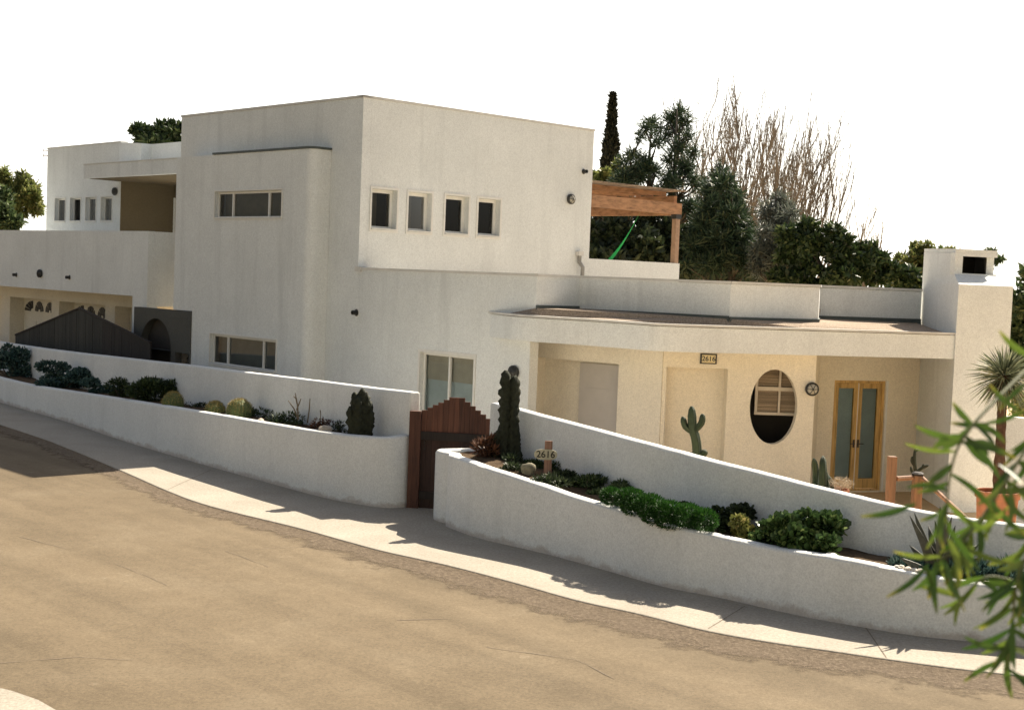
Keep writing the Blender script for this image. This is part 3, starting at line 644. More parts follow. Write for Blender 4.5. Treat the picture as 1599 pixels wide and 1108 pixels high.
# chimney
def q(x, y, D): return V2(at(x, y, D))
cf0, cf1 = q(1494, 500, 25.45), q(1579, 500, 25.75); cb0, cb1 = q(1437, 500, 28.15), q(1520, 500, 28.5)
cz_top = at(1445, 391, 28.0).z; cz_l = at(1500, 430, 25.5).z; cz_s = at(1497, 444, 25.5).z
off = (cb0 - cf0).normalized() * .45; tf0 = cf0 + off + Vector((.03, 0)); tf1 = cf1 + off + Vector((-.20, 0))
m1 = MB(); zsl = at(1500, 444, 25.5).z; zsu = at(1500, 428, tf0.y).z
m1.prism([tuple(cf0), tuple(cf1), tuple(cb1), tuple(cb0)], Z0 - .5, zsl)
m1.add([(*cf0, zsl), (*cf1, zsl), (*cb1, zsl), (*cb0, zsl), (*tf0, zsu), (*tf1, zsu), (*(cb1 + Vector((-.1, 0))), zsu), (*cb0, zsu)], [(0, 1, 5, 4), (1, 2, 6, 5), (3, 0, 4, 7), (2, 3, 7, 6)])
tb0, tb1 = cb0, cb1 + Vector((-.1, 0))
plT, LT = pl2(tf0, tf1); zt_ = at(1540, 396, tf0.y).z; ho = (plT.hit(1503, 415)[0], plT.hit(1557, 415)[0], zsu + .02, plT.hit(1530, 401)[1])
m1.wall(plT, 0, LT, zsu, zt_ - .002, [ho], .14)
plK, LK = pl2(tb0, tb1); hb = (.03 + (ho[0]), ho[1] - .25, ho[2], ho[3])
m1.add([(*tb0, zsu), (*tb1, zsu), (*tb1, zt_), (*tb0, zt_)], [(0, 1, 2, 3)]) if False else None
plL, LL = pl2(tb0, tf0); plL.n = Vector((-1, 0)); m1.prism([tuple(tf0 + Vector((0, .143))), tuple(tf0 + Vector((.14, .143))), tuple(tb0 + Vector((.14, 0))), tuple(tb0)], zsu, [zt_ - .002, zt_ - .002, cz_top - .033, cz_top - .033])
m1.prism([tuple(tf1 + Vector((0, .143))), tuple(tb1), tuple(tb1 + Vector((-.14, 0))), tuple(tf1 + Vector((-.14, .143)))], zsu, [zt_ - .002, cz_top - .033, cz_top - .033, zt_ - .002])
bk0 = tb0.lerp(tb1, .30); m1.prism([tuple(bk0 + Vector((0, -.12))), tuple(bk0), tuple(tb1 + Vector((-.142, 0))), tuple(tb1 + Vector((-.142, -.12)))], zsu, cz_top - .034)
m1.prism([tuple(tf0 + Vector((.002, .002))), tuple(tf1 + Vector((-.002, .002))), tuple(tb1 + Vector((-.002, -.002))), tuple(tb0 + Vector((.002, -.002)))], [zt_, zt_, cz_top - .03, cz_top - .03], [zt_ + .07, zt_ + .07, cz_top + .04, cz_top + .04])
m1.prism([tuple(tf0 + Vector((.15, .15))), tuple(tf1 + Vector((-.15, .15))), tuple(tb1 + Vector((-.15, -.15))), tuple(tb0 + Vector((.15, -.15)))], zsu - .1, zsu)
m3_ = MB(); m3_.prism([tuple(tf1 + Vector((-.165, .16))), tuple(tf1 + Vector((-.143, .16))), tuple(tb1 + Vector((-.143, -.125))), tuple(tb1 + Vector((-.165, -.125)))], zsu + .003, zt_ - .006); SOOT = plain('soot', (.02, .017, .014), .95)
ch = m1.build('chimney', WHITE, house, bevel=.02)
fb0 = tf0.lerp(tf1, .30); m2_ = MB(); m2_.prism([tuple(fb0 + Vector((0, .8))), tuple(fb0 + Vector((0, .9))), tuple(tf1 + Vector((-.145, .9))), tuple(tf1 + Vector((-.145, .8)))], zsu, zt_ - .004); m2_.build('flue_wall', SOOT, ch); m3_.build('flue_liner', SOOT, ch)
# wall right of the chimney (low, pale)
mb = MB(); a, b = q(1565, 640, 24.0), q(1700, 640, 23.0); wl = thing('garden_wall', (a.x, a.y, FLr), 'pale low garden wall at the right edge behind the potted yucca', 'wall'); pp, ll = pl2(a, b); mb.pbox(pp, 0, ll, -.2, 0, FLr, at(1580, 650, 24).z); mb.build('wall_face', WHITE, wl)

# ---- left wing
bplX = Pl(bpl.P, -B); 
# balcony front plane: parallel to left face, 0.1 m behind bay face
def plane_par(off):
    p = Pl(plB.pt(0, 0, 0), -B); p.P = V2(plB.pt(0, off, 0)); p.n = plB.n; p.d = plB.d; return p
pbal = plane_par(.30)
b1 = pbal.hit(231, 400)[0]; b0 = pbal.hit(-160, 400)[0]; bzT = (pbal.hit(10, 360)[1] + pbal.hit(225, 360)[1]) / 2; bzB = (pbal.hit(10, 448)[1] + pbal.hit(200, 460)[1]) / 2
mb = MB(); mb.pbox(pbal, b0, b1, -.2, 0, bzB, bzT); mb.pbox(pbal, b1 - .2, b1 - .002, -3.6, -.2, bzo + .0, bzT - .003); mb.build('balcony_wall', WHITE, house)
mb = MB(); mb.pbox(pbal, b0, b1 - .2, -4.6, -.203, bzB + .02, bzB + .2); mb.build('balcony_floor', WHITE, house)
c1 = pbal.hit(206, 500)[0]; mb = MB(); mb.pbox(pbal, c1, b1 - .004, -.3, -.002, Z0 - .3, bzB + .001); mb.build('corner_column', WHITE, house)
pgar = plane_par(-1.0)
gz = lambda x, y: pgar.hit(x, y)[1]
gx = lambda x: pgar.hit(x, 500)[0]
go = [(gx(-90), gx(4)), (gx(15), gx(80)), (gx(92), gx(164)), (gx(179), gx(225))]; gzt = (gz(20, 466) + gz(170, 474)) / 2
go2 = [(a, b, Z0 + .02, gzt) for a, b in go]
mb = MB(); mb.wall(pgar, b0, gx(240), Z0 - .3, bzB + .019, go2, .6); mb.build('garage_wall', CREAM, house)
for i, (a, b) in enumerate(go):
    mb = MB(); o0 = -.48
    mb.pbox(pgar, a + .003, b - .003, o0 - .04, o0, Z0, gzt - .003)
    nseg = 3; ph = (gzt - Z0) / 4
    wdt = b - a; hol = []
    for r_ in range(4):
        for c_ in range(3):
            za, zb2 = Z0 + r_ * ph + .06, Z0 + (r_ + 1) * ph - .06; xa, xb = a + wdt * (c_ / 3) + .06, a + wdt * ((c_ + 1) / 3) - .06
            if r_ < 3: mb.pbox(pgar, xa, xb, o0 + .002, o0 + .02, za, zb2)
    gd = mb.build('garage_door', CREAM, house)
    if i in (1, 2):
        for c_ in range(4):
            xa, xb = a + wdt * (c_ / 4) + .09, a + wdt * ((c_ + 1) / 4) - .06; zb2 = Z0 + 4 * ph - .10; za = zb2 - .34
            mb = MB(); cxn = (a + b) / 2 + (c_ - 1) * .0; rx = wdt / 3 * 1.35; c_ = (0, 1, 1, 2)[c_]; K = 4
            for k in range(K):
                if c_ == 1: t0, t1 = math.pi * k / K + .08, math.pi * (k + 1) / K - .08; ccx = (xa + xb) / 2; rX = (xb - xa) / 2; rZ = zb2 - za
                elif c_ == 0: t0, t1 = math.pi / 2 + math.pi / 2 * k / K + .05, math.pi / 2 + math.pi / 2 * (k + 1) / K - .05; ccx = xb; rX = xb - xa; rZ = zb2 - za
                else: t0, t1 = math.pi / 2 * k / K + .05, math.pi / 2 * (k + 1) / K - .05; ccx = xa; rX = xb - xa; rZ = zb2 - za
                pts = [(.3, t0), (1, t0), (1, (t0 + t1) / 2), (1, t1), (.3, t1)]
                fp = [pgar.pt(ccx + rX * r_ * math.cos(t), o0 + .022, za + rZ * r_ * math.sin(t)) for r_, t in pts]; bp = [pgar.pt(ccx + rX * r_ * math.cos(t), o0 + .004, za + rZ * r_ * math.sin(t)) for r_, t in pts]
                nn_ = 5; mb.add(fp + bp, [(0, 1, 2, 3, 4), (9, 8, 7, 6, 5)] + [(i_, (i_ + 1) % 5, 5 + (i_ + 1) % 5, 5 + i_) for i_ in range(5)])
            mb.build('pane', BLACK, gd)
# wall behind with arched doorway
parc = plane_par(.56); ax0 = parc.hit(209, 500)[0]; ax1 = parc.hit(275, 500)[0]; aw = parc.rect(219, 497, 267, 560); azt = min(bzo - .02, parc.hit(240, 481)[1])
cxa = (aw[0] + aw[1]) / 2; ra = (aw[1] - aw[0]) / 2; zsp = aw[3] - ra
mb = MB(); far = bsL - .004
mb.wall(parc, ax0, far, Z0 - .3, zsp, [(aw[0], aw[1], Z0, zsp - .0001), (parc.hit(274, 520)[0], far - .03, Z0, zsp - .01)], .2); mb.pbox(parc, ax0, far, -.2, 0, aw[3] + .06, azt)
N = 20; zu = aw[3] + .058
for k in range(N):
    t0, t1 = math.pi * k / N, math.pi * (k + 1) / N; xa, xb = cxa + ra * math.cos(t1), cxa + ra * math.cos(t0); za, zc_ = zsp + ra * math.sin(t1), zsp + ra * math.sin(t0); P = parc.pt
    mb.hexa([P(xa, -.2, za), P(xb, -.2, zc_), P(xb, 0, zc_), P(xa, 0, za), P(xa, -.2, zu), P(xb, -.2, zu), P(xb, 0, zu), P(xa, 0, zu)])
mb.pbox(parc, ax0, aw[0] - .0, -.2, -.001, zsp + .0005, aw[3] + .058); mb.pbox(parc, aw[1], far, -.2, -.001, zsp + .0005, aw[3] + .058)
mb.build('arch_wall', SHADEGRY, house)
mb = MB(); mb.pbox(parc, aw[0] - .02, aw[1] + .02, -.24, -.21, Z0, aw[3] + .05); mb.build('arch_shade_sheet', ROOM, house)  # near-black sheet close behind the arch, standing in for the passage's shade
# stair rail beside arch
st = thing('stair_rail', parc.pt(parc.hit(285, 560)[0], -.25, Z0), 'dark metal stair rail in the shaded passage under the overhanging bay', 'railing')
mb = MB(); pa, pb = parc.pt(parc.hit(279, 545)[0], -.25, parc.hit(279, 560)[1]), parc.pt(parc.hit(297, 545)[0], -.25, parc.hit(297, 535)[1])
mb.tube([pa, pb], .025, 8)
mb.build('rail', BLACK, st); mb = MB()
for k in range(6):
    p = pa.lerp(pb, (k + .5) / 6); mb.tube([p, (p.x, p.y, Z0)], .012, 6)
mb.build('baluster', BLACK, st)
# upper left wing
pw = plane_par(-2.2); wz = (pw.hit(80, 232)[1] + pw.hit(185, 223)[1]) / 2; wx0 = pw.hit(73, 300)[0]; wx1 = pw.hit(188, 300)[0]
hw = []
for r in ((86, 309, 102, 346), (110, 309, 126, 346), (134, 308, 150, 346), (158, 308, 175, 346)): hw.append(pw.rect(*r))
zt2 = sum(h[3] for h in hw) / 4; zb2 = sum(h[2] for h in hw) / 4; hw = [(h[0], h[1], zb2, zt2) for h in hw]
mb = MB(); mb.wall(pw, wx0, wx1, bzB, wz, hw, .2)
mb.pbox(pw, wx0, wx0 + .2, -5, -.2, bzB, wz); mb.pbox(pw, wx1 - .2, wx1, -1.9, -.2, bzB, wz - .5)
prc = plane_par(-4.0); rx1 = prc.hit(300, 300)[0]
dh = (prc.hit(259, 330)[0], prc.hit(280, 330)[0], bzB, prc.hit(265, 309)[1])
mb.build('wing_wall', WHITE, house)
mb = MB(); mb.wall(prc, wx1 - .2, rx1 + .6, bzB, wz, [dh], .2); mb.pbox(pw, wx1 - .198, wx1 + .004, -1.8, -.01, bzT, wz - .9); mb.build('recess_wall', SHADEBRN, house)
mb = MB(); mb.pbox(pw, wx0 + .2, wx1 - .0, -5, -.18, wz - .35, wz - .25); mb.pbox(pw, wx0 + .2, rx1 + .6, -9, -2.0, wz - .36, wz - .26); mb.build('wing_roof', GRAVEL, house)
mb = MB(); mb.pbox(pw, wx0, rx1 + 1, -9.2, -9, Z0, wz); mb.pbox(pw, wx0, wx0 + .2, -9, -5.0, Z0, wz); mb.pbox(pgar, b0, gx(240) + .1, -6.2, -6, Z0, bzB); mb.pbox(pgar, b0, b0 + .2, -6, -.6, Z0, bzB); mb.build('rear_wall', WHITE, house)
mb = MB(); mb.pbox(pw, wx0 - .02, wx1 - .02, -.22, .02, wz + .002, wz + .04); mb.build('coping', COPING, house)
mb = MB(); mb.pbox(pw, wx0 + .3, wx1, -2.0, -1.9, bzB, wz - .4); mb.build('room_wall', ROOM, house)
mb = MB(); mb.pbox(prc, dh[0] + .01, dh[1] - .01, -.15, -.08, dh[2], dh[3] - .01); mb.build('balcony_door', BLIND, house)
for h in hw: window(pw, *h, rec=.10, fw=.045, trim=.03, backing=ROOM, bdist=.4, gl=glass('dull_glass', (.5, .5, .5), .35))
# slab canopy over balcony
psl = plane_par(-1.1); sx0 = psl.hit(131, 268)[0]; sx1 = psl.hit(330, 260)[0]; sz0 = psl.hit(200, 275)[1]; sz1 = psl.hit(200, 253)[1]
mb = MB(); mb.pbox(psl, sx0, sx1, -2.95, 0, sz0, sz1); mb.build('balcony_canopy', WHITE, house); mb = MB(); mb.pbox(psl, sx0 + .15, sx1, -2.9, -.12, sz0 - .012, sz0 - .001); mb.build('soffit', SHADEBRN, house)  # brown panel added under the slab, shade put into its colour
mb = MB(); mb.pbox(psl, sx0 - .02, sx1, -.1, .02, sz1 + .002, sz1 + .03); mb.build('coping', COPING, house)
# upper parapet piece, rounded pale corner
ppz = plane_par(-2.35); uz = psl.hit(200, 222)[1]
mb = MB(); u0_, u1_ = ppz.hit(192, 240)[0], ppz.hit(236, 235)[0]; zt3 = ppz.hit(215, 225)[1]
arcp = [V2(ppz.pt(u0_ + (u1_ - u0_) * t, .35 * math.sin(t * math.pi / 2 + .4), 0)) for t in np.linspace(0, 1, 9)]
mb.prism([tuple(p) for p in arcp] + [tuple(V2(ppz.pt(u1_, -.6, 0))), tuple(V2(ppz.pt(u0_, -.6, 0)))], sz1 + .003, [zt3 + .06 - .10 * t for t in np.linspace(0, 1, 9)] + [zt3 - .04, zt3 + .06]); mb.build('rounded_parapet', WHITE, house)
mb = MB(); v1 = ppz.hit(330, 235)[0]; mb.pbox(ppz, u1_ + .003, v1, -.2, 0, sz1 + .003, (ppz.hit(245, 224)[1] + ppz.hit(270, 223)[1]) / 2); mb.build('upper_parapet', WHITE, house)

# ------------------------------------------------------------------ small wall fittings (each its own thing)
def wall_lamp(pl, x, y, r, label, lens=True, off=0, dome=.6, grp=None):
    t, z = pl.hit(x, y, off); c = pl.pt(t, off, z); n = Vector((pl.n.x, pl.n.y, 0))
    o = thing('wall_lamp', c, label, 'wall lamp', grp)
    mb = MB(); mb.lathe(c, n, [(r * .9, 0.001), (r, .02), (r, .07), (r * .82, .09), (r * .8, .06)], 24)
    for k in range(3):
        a = k * math.pi / 3; a_ = Vector((pl.d.x, pl.d.y, 0)) * math.cos(a) + Vector((0, 0, 1)) * math.sin(a)
        mb.tube([c + n * .09 - a_ * r * .85, c + n * (.09 + r * .35), c + n * .09 + a_ * r * .85], r * .05, 6)
    mb.build('housing', BLACK, o, smooth=False)
    mb = MB(); mb.lathe(c, n, [(r * .80, .061), (r * .76, .075 + r * .12), (r * .55, .075 + r * .25), (r * .25, .075 + r * .32), (.001, .075 + r * .33)], 24); mb.build('lens', LENS if lens else BLACK, o, smooth=True)
    return o
wall_lamp(plA, 890, 311, .125, 'round dark wall lamp high on the sunnier upper wall near the pergola')
wall_lamp(plB, 804, 581, .13, 'round dark wall lamp behind the tall cactus beside the sliding door', False)
wall_lamp(plO, 1267, 607, .125, 'round dark wall lamp beside the oval window')
wall_lamp(pw, 181, 299, .12, 'round black wall lamp beside the four small windows above the balcony', False)
wall_lamp(pbal, 64, 427, .12, 'round black wall lamp between two small spouts on the balcony front', False)
def spout(pl, x, y, r, label, cat='spout'):
    t, z = pl.hit(x, y); c = pl.pt(t, 0, z); n = Vector((pl.n.x, pl.n.y, 0)); o = thing('drain_spout' if cat == 'spout' else 'security_light', c, label, cat)
    mb = MB(); mb.lathe(c, n, [(r * 1.5, 0.001), (r * 1.5, .012), (r, .014), (r, .12), (r * .75, .12), (r * .7, .03)], 16); mb.build('tube', BLACK, o); 
    mb = MB(); mb.lathe(c, n, [(r * 1.7, .0005), (r * 1.6, .008), (r * 1.52, .01)], 16); mb.build('collar', COPING, o)
spout(pbal, 26, 429, .045, 'small black drain spout at the far left of the balcony front')
spout(pbal, 109, 433, .045, 'small black drain spout right of the round lamp on the balcony front')
spout(plB, 557, 488, .05, 'small black drain spout on the plain grey wall below the main corner')
spout(plA, 911, 268, .045, 'small dark security light near the top right of the upper wall', 'light')
RUST = plain('rust', (.2, .09, .05))
# metal bracket at far left roof corner
c = pw.pt(wx0, .0, wz - .05); br_ = thing('roof_bracket', c, 'thin rusty metal brackets sticking out at the far left roof corner', 'bracket'); mb = MB(); d_ = Vector((-plB.d.x, -plB.d.y, 0)) * -1
for zz in (0, -.17):
    mb = MB(); e1 = c + Vector((-.13, 0, zz)); mb.tube([c + Vector((0, .03, zz)), e1], .012, 6); mb.tube([e1 + Vector((0, 0, .05)), e1 + Vector((0, 0, -.05))], .012, 6)
    mb.build('arm', RUST, br_)
# downspout
t, z = plA.hit(903, 398); dn = thing('downspout', plA.pt(t, 0, LOWTOP), 'short bent metal downspout at the foot of the upper wall by the parapet', 'downspout')
mb = MB(); mb.pbox(plA, t - .10, t + .07, .003, .12, z - .02, z + .09); mb.build('rain_head', COPING, dn); mb = MB(); mb.tube([plA.pt(t - .02, .07, z), plA.pt(t - .02, .07, z - .18), plA.pt(t + .03, .14, z - .30), plA.pt(t + .03, .14, LOWTOP + .05)], .05, 10); mb.build('pipe', plain('dull_metal', (.30, .29, .27), .5, .4), dn)

# text helper: real glyph meshes
def text_mesh(name, s, size, mat, origin, right, up, parent, ext=.003, font_bold=0):
    cu = bpy.data.curves.new('t', 'FONT'); cu.body = s; cu.size = size; cu.align_x = 'CENTER'; cu.align_y = 'CENTER'; cu.extrude = ext; cu.offset = font_bold
    ob = bpy.data.objects.new('t', cu); col.objects.link(ob); bpy.context.view_layer.update()
    me = bpy.data.meshes.new_from_object(ob.evaluated_get(bpy.context.evaluated_depsgraph_get())); bpy.data.objects.remove(ob)
    L = LOC[parent.name]; nrm = right.cross(up); M_ = Matrix((right, up, nrm)).transposed().to_4x4(); M_.translation = Vector(origin) - L
    me.transform(M_); me.materials.clear(); me.materials.append(mat); me.name = name
    o = bpy.data.objects.new(name, me); col.objects.link(o); o.parent = parent; return o
# address plaque 2616
s0, s1, z0, z1 = plO.rect(1093, 552, 1119, 568); pq = thing('address_plaque', plO.pt((s0 + s1) / 2, 0, z0), 'small cream house number plaque reading 2616 under the porch canopy', 'sign')
mb = MB(); mb.pbox(plO, s0, s1, .003, .03, z0, z1); mb.build('backing_board', BLACK, pq); mb = MB(); 
wdt = (s1 - s0)
mb.pbox(plO, s0 + .03, s1 - .03, .031, .04, z0 + .022, z1 - .022); mb.build('face', PLASTER, pq)
pc = plO.pt((s0 + s1) / 2, .042, (z0 + z1) / 2); text_mesh('digits', '2616', .125, BLACK, pc, Vector((plO.d.x, plO.d.y, 0)), Vector((0, 0, 1)), pq, .002, .002)

# ------------------------------------------------------------------ pergola + hammock
zq1 = plD.hit(1061, 335)[1]; zq2 = plD.hit(1061, 308)[1]; zq3 = plD.hit(1062, 303)[1]
pg = thing('pergola', plD.pt(tD - .1, -.1, zD), 'orange timber pergola roof on a post above the rear deck', 'pergola')
mb = MB(); mb.pbox(plD, tD - .19, tD - .03, -.17, -.03, zD + .002, zq1); mb.build('post', plain('pale_post', (.36, .23, .15), .7, 0, .2, 10), pg)
mb = MB(); mb.pbox(plD, tD - .22, tD - .0, -.19, -.01, zq1 - .12, zq1 - .002); mb.build('post_bracket', BLACK, pg)
mb = MB(); mb.pbox(plD, tD - .12, tD + .0, -6, -.2, zq1 - .02, zq2 + .04); mb.pbox(plD, LA - 1.5 if False else LA + .03, tD + .02, -.19, -.03, zq1 + .003, zq1 + .30); mb.build('beam', PERGW, pg)
mb = MB()
for k in range(12): a = -.6 - k * .45; mb.pbox(plD, LA + .05, tD + .02, a - .06, a, zq2 + .045, zq2 + .16)
mb.build('joist', PERGW, pg)
mb = MB()
k = 0; t = LA + .03
while t < tD + .1: mb.pbox(plD, t, t + .05, -6, .05, zq2 + .165 + random.uniform(0, .01), zq2 + .19); t += .075
mb.build('lattice', PERGG, pg)
hm = thing('hammock', plD.pt(LA + 1.2, -.6, zD), 'bright green hammock strap hanging under the pergola', 'hammock')
h0, h1 = plD.hit(1003, 336, -1.2), plD.hit(935, 407, -.6); P0 = plD.pt(h0[0], -1.2, h0[1] + .2); P1 = plD.pt(h1[0], -.6, h1[1] - .3)
mb = MB(); pts = []
for k in range(13):
    t = k / 12; p = P0.lerp(P1, t); p.z -= .18 * math.sin(math.pi * t); pts.append(p)
for k in range(12):
    wd = .04 + .09 * (k / 12); a, b = pts[k], pts[k + 1]; u = Vector((.02, 0, wd)); v_ = Vector((.0, .03, 0)); mb.hexa([a - u, b - u, b - u + v_, a - u + v_, a + u, b + u, b + u + v_, a + u + v_])
mb.build('hammock_cloth', GREENCL, hm)

# ------------------------------------------------------------------ wooden gates
gL, gR = V2(at(644, 720, 21.9)), V2(at(766, 720, 21.75)); pgt, gw = pl2(gL, gR)
gt = thing('garden_gate', pgt.pt(gw / 2, 0, 0), 'red-brown wooden garden gate with stepped peaked top between the white walls', 'gate')
zpost = pgt.hit(650, 641)[1]; zpk = pgt.hit(706, 620)[1]; zsd = pgt.hit(760, 658)[1]
mb = MB(); mb.pbox(pgt, -.06, .126, -.05, .07, -.02, zpost); mb.build('post', REDW, gt, bevel=.006)
n = 13; bw = (gw - .12 - .02) / n; lo = pgt.hit(700, 676)[1]
mb = MB()
for k in range(n):
    c = (k + .5) / n; kd = k - 6; hgt = zpk - (max(0, kd - 1) * .062 if kd > 0 else max(0, -kd - 1) * .045) - random.uniform(0, .004)
    mb.pbox(pgt, .13 + k * bw, .13 + (k + 1) * bw - .004, -.02 + random.uniform(-.004, .004), .015, lo, hgt)
mb.build('picket_panel', REDW, gt)
mb = MB()
for k in range(n): mb.pbox(pgt, .13 + k * bw, .13 + (k + 1) * bw - .002, -.03, -.004 + random.uniform(0, .004), 0, lo - .003)
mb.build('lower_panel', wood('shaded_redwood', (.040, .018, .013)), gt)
mb = MB(); mb.pbox(pgt, .12, gw, .016, .05, lo - .12, lo + .01); mb.build('rail', DARKW, gt)
mb = MB(); mb.pbox(pgt, .12, gw, .005, .04, .15, .27); mb.build('rail', DARKW, gt)
mb = MB(); mb.tube([pgt.pt(.2, .02, .95), pgt.pt(.2, .07, .95), pgt.pt(.2, .07, 1.08), pgt.pt(.2, .02, 1.08)], .008, 6); mb.build('latch', BLACK, gt)
# peaked dark driveway gate
g0, g1 = V2(at(26, 520, 40.0)), V2(at(236, 540, 33.9)); pdg, dw = pl2(g0, g1)
dg = thing('driveway_gate', pdg.pt(dw / 2, 0, 0), 'large dark wooden driveway gate with a shallow peaked top in front of the garage', 'gate')
tz = lambda t: float(np.interp(t, [0, dw * .51, dw], [pdg.hit(28, 524)[1], pdg.hit(133, 483)[1], pdg.hit(234, 536)[1]]))
for (ta, tb, mt) in ((0, dw * .68, GATEFLARE), (dw * .68, dw, wood('dark_brown_boards', (.022, .017, .014)))):
    mb = MB(); t = ta
    while t < tb - .05:
        e = t + .135; zc, ze = tz(t), tz(e); P = pdg.pt; zb0 = Z0 - .05; o1 = random.uniform(0, .008)
        mb.hexa([P(t, 0, zb0), P(e, 0, zb0), P(e, .03 + o1, zb0), P(t, .03 + o1, zb0), P(t, 0, zc), P(e, 0, ze), P(e, .03 + o1, ze), P(t, .03 + o1, zc)]); t += .14
    mb.build('board_panel', mt, dg)
mb = MB(); P = pdg.pt
for (ta, tb) in ((0, dw * .51), (dw * .51, dw)): mb.hexa([P(ta, -.02, tz(ta) - .0), P(tb, -.02, tz(tb)), P(tb, .06, tz(tb)), P(ta, .06, tz(ta)), P(ta, -.02, tz(ta) + .04), P(tb, -.02, tz(tb) + .04), P(tb, .06, tz(tb) + .04), P(ta, .06, tz(ta) + .04)])
mb.build('top_rail', DARKW, dg)

# ------------------------------------------------------------------ patio rail
d1, d2 = 19.3, 19.5
rl = thing('patio_railing', ground(1394, 790, FLr), 'orange wooden posts with handrail stepping down beside the french doors', 'railing')
def post(x0, x1, yt, D, cap=None):
    c = at((x0 + x1) / 2, yt, D); r = abs(at(x1, yt, D).x - at(x0, yt, D).x) / 2; mb = MB(); mb.box(c.x - r, c.x + r, c.y - r, c.y + r, FLr, c.z); o = mb.build('post', POSTW, rl, bevel=.008)
    if cap: mb = MB(); mb.lathe((c.x, c.y, c.z), (0, 0, 1), [(r * 1.3, 0.001), (r * 1.4, .03), (r * .9, .05)], 10); mb.build('cap', DARKW, o)
    return c
pa = post(1387, 1400, 712, d1); pb = post(1426, 1440, 742, d2, True)
mb = MB(); a = at(1400, 747, d1); b = at(1428, 745, d2); mb.tube([a, b], .035, 8); mb.build('rail', POSTW, rl)
mb = MB(); a = at(1438, 744, d2); b = at(1512, 812, 18.3); mb.tube([a, b], .035, 8); mb.build('handrail', wood('brown_rail', (.33, .18, .10)), rl)

# ------------------------------------------------------------------ sign on stake
sx = on_poly(853, 745, [p + Vector((.35, .45)) for p in fr]); zs_ = zsoil(fr, zr, sx.x, sx.y); D = sx.y
stk = thing('address_sign', (sx.x, sx.y, zs_), 'cream oval sign reading 2616 on a wooden stake in the planter', 'sign'); a = at(857, 688, D); b = at(857, 745, D); hw2 = .055
mb = MB(); mb.box(a.x - hw2, a.x + hw2, D - .012, D + .012, zs_ - .1, a.z); mb.build('stake', wood('stake_wood', (.34, .19, .13)), stk)
c = at(852, 709, D); mb = MB(); ha, hb_ = .165, .075; pts = [(c.x + ha * math.copysign(abs(math.cos(t)) ** .7, math.cos(t)), c.z + hb_ * math.copysign(abs(math.sin(t)) ** .8, math.sin(t)) + .00) for t in np.linspace(0, 2 * math.pi, 28, endpoint=False)]
nn = len(pts); mb.add([(x, D - .014, z) for x, z in pts] + [(x, D - .034, z) for x, z in pts], [tuple(range(nn)), tuple(range(2 * nn - 1, nn - 1, -1))] + [(i, (i + 1) % nn, nn + (i + 1) % nn, nn + i) for i in range(nn)]); mb.build('sign_board', plain('sign_cream', (.46, .42, .30), .7), stk)
text_mesh('digits', '2616', .135, BLACK, (c.x, D - .036, c.z), Vector((1, 0, 0)), Vector((0, 0, 1)), stk, .002, .002)
#PLANTS
# ------------------------------------------------------------------ vegetation helpers
def rdir(n, rng, up=0.):
    v = rng.normal(size=(n, 3)); v[:, 2] += up; return v / np.linalg.norm(v, axis=1, keepdims=True)
def leaf_quads(P, L, W, rng, up=0., D=None):
    n = len(P); d = rdir(n, rng, up) if D is None else D; r = rdir(n, rng); w_ = np.cross(d, r); w_ /= np.linalg.norm(w_, axis=1, keepdims=True) + 1e-9
    L = (L * rng.uniform(.6, 1.3, n))[:, None]; W = (W * rng.uniform(.7, 1.2, n))[:, None]
    V = np.stack([P, P + d * L * .45 + w_ * W / 2, P + d * L, P + d * L * .45 - w_ * W / 2], 1).reshape(-1, 3)
    return V, np.arange(4 * n).reshape(n, 4)
def pads(P, R, rng, D=None, k=6):
    n = len(P); d = rdir(n, rng, .6) if D is None else D; r = rdir(n, rng); a = np.cross(d, r); a /= np.linalg.norm(a, axis=1, keepdims=True) + 1e-9
    R = (R * rng.uniform(.6, 1.25, n))[:, None]; V = []
    for i in range(k):
        t = 2 * math.pi * i / k; V.append(P + d * R * (1 - math.cos(t)) * 1.1 + a * R * math.sin(t) * .8)
    return np.stack(V, 1).reshape(-1, 3), np.arange(k * n).reshape(n, k)
def in_ells(ells, n, rng, shell=.5):
    E = np.array(ells, float); wgt = (E[:, 3] * E[:, 4] * E[:, 5]) ** .66; idx = rng.choice(len(E), n, p=wgt / wgt.sum())
    d = rdir(n, rng); r = rng.uniform(shell, 1, n) ** .8; d *= r[:, None]; return E[idx, :3] + d * E[idx, 3:6], d
def lumpy(cx, cy, cz, rx, ry, rz, k, rng, s=.42):
    """many small clumps scattered over a big ellipsoid"""
    out = []
    for i in range(k):
        v = rng.normal(size=3); v /= np.linalg.norm(v); q = rng.uniform(.35, .85); f = rng.uniform(.6, 1.25) * s
        out.append((cx + v[0] * rx * q, cy + v[1] * ry * q, cz + v[2] * rz * q, rx * f, ry * f, rz * f * .85))
    return out
def join(parts):
    V = []; Fs = []; k = 0
    for v, f in parts: V.append(v); Fs.append(np.asarray(f) + k); k += len(v)
    return np.concatenate(V), np.concatenate(Fs)
def branchy(mb, base, top, r, ells, rng, k=8):
    base, top = Vector(base), Vector(top); mid = base.lerp(top, .5) + Vector((rng.normal(0, .12), rng.normal(0, .12), 0))
    mb.tube([base, mid, top], [r, r * .75, r * .4], 8)
    for e in ells[:k]:
        s_ = base.lerp(top, rng.uniform(.4, .9)); e_ = Vector(e[:3]); mb.tube([s_, s_.lerp(e_, .5) + Vector((0, 0, .1 * (e_ - s_).length)), e_], [r * .35, r * .22, r * .08], 5)
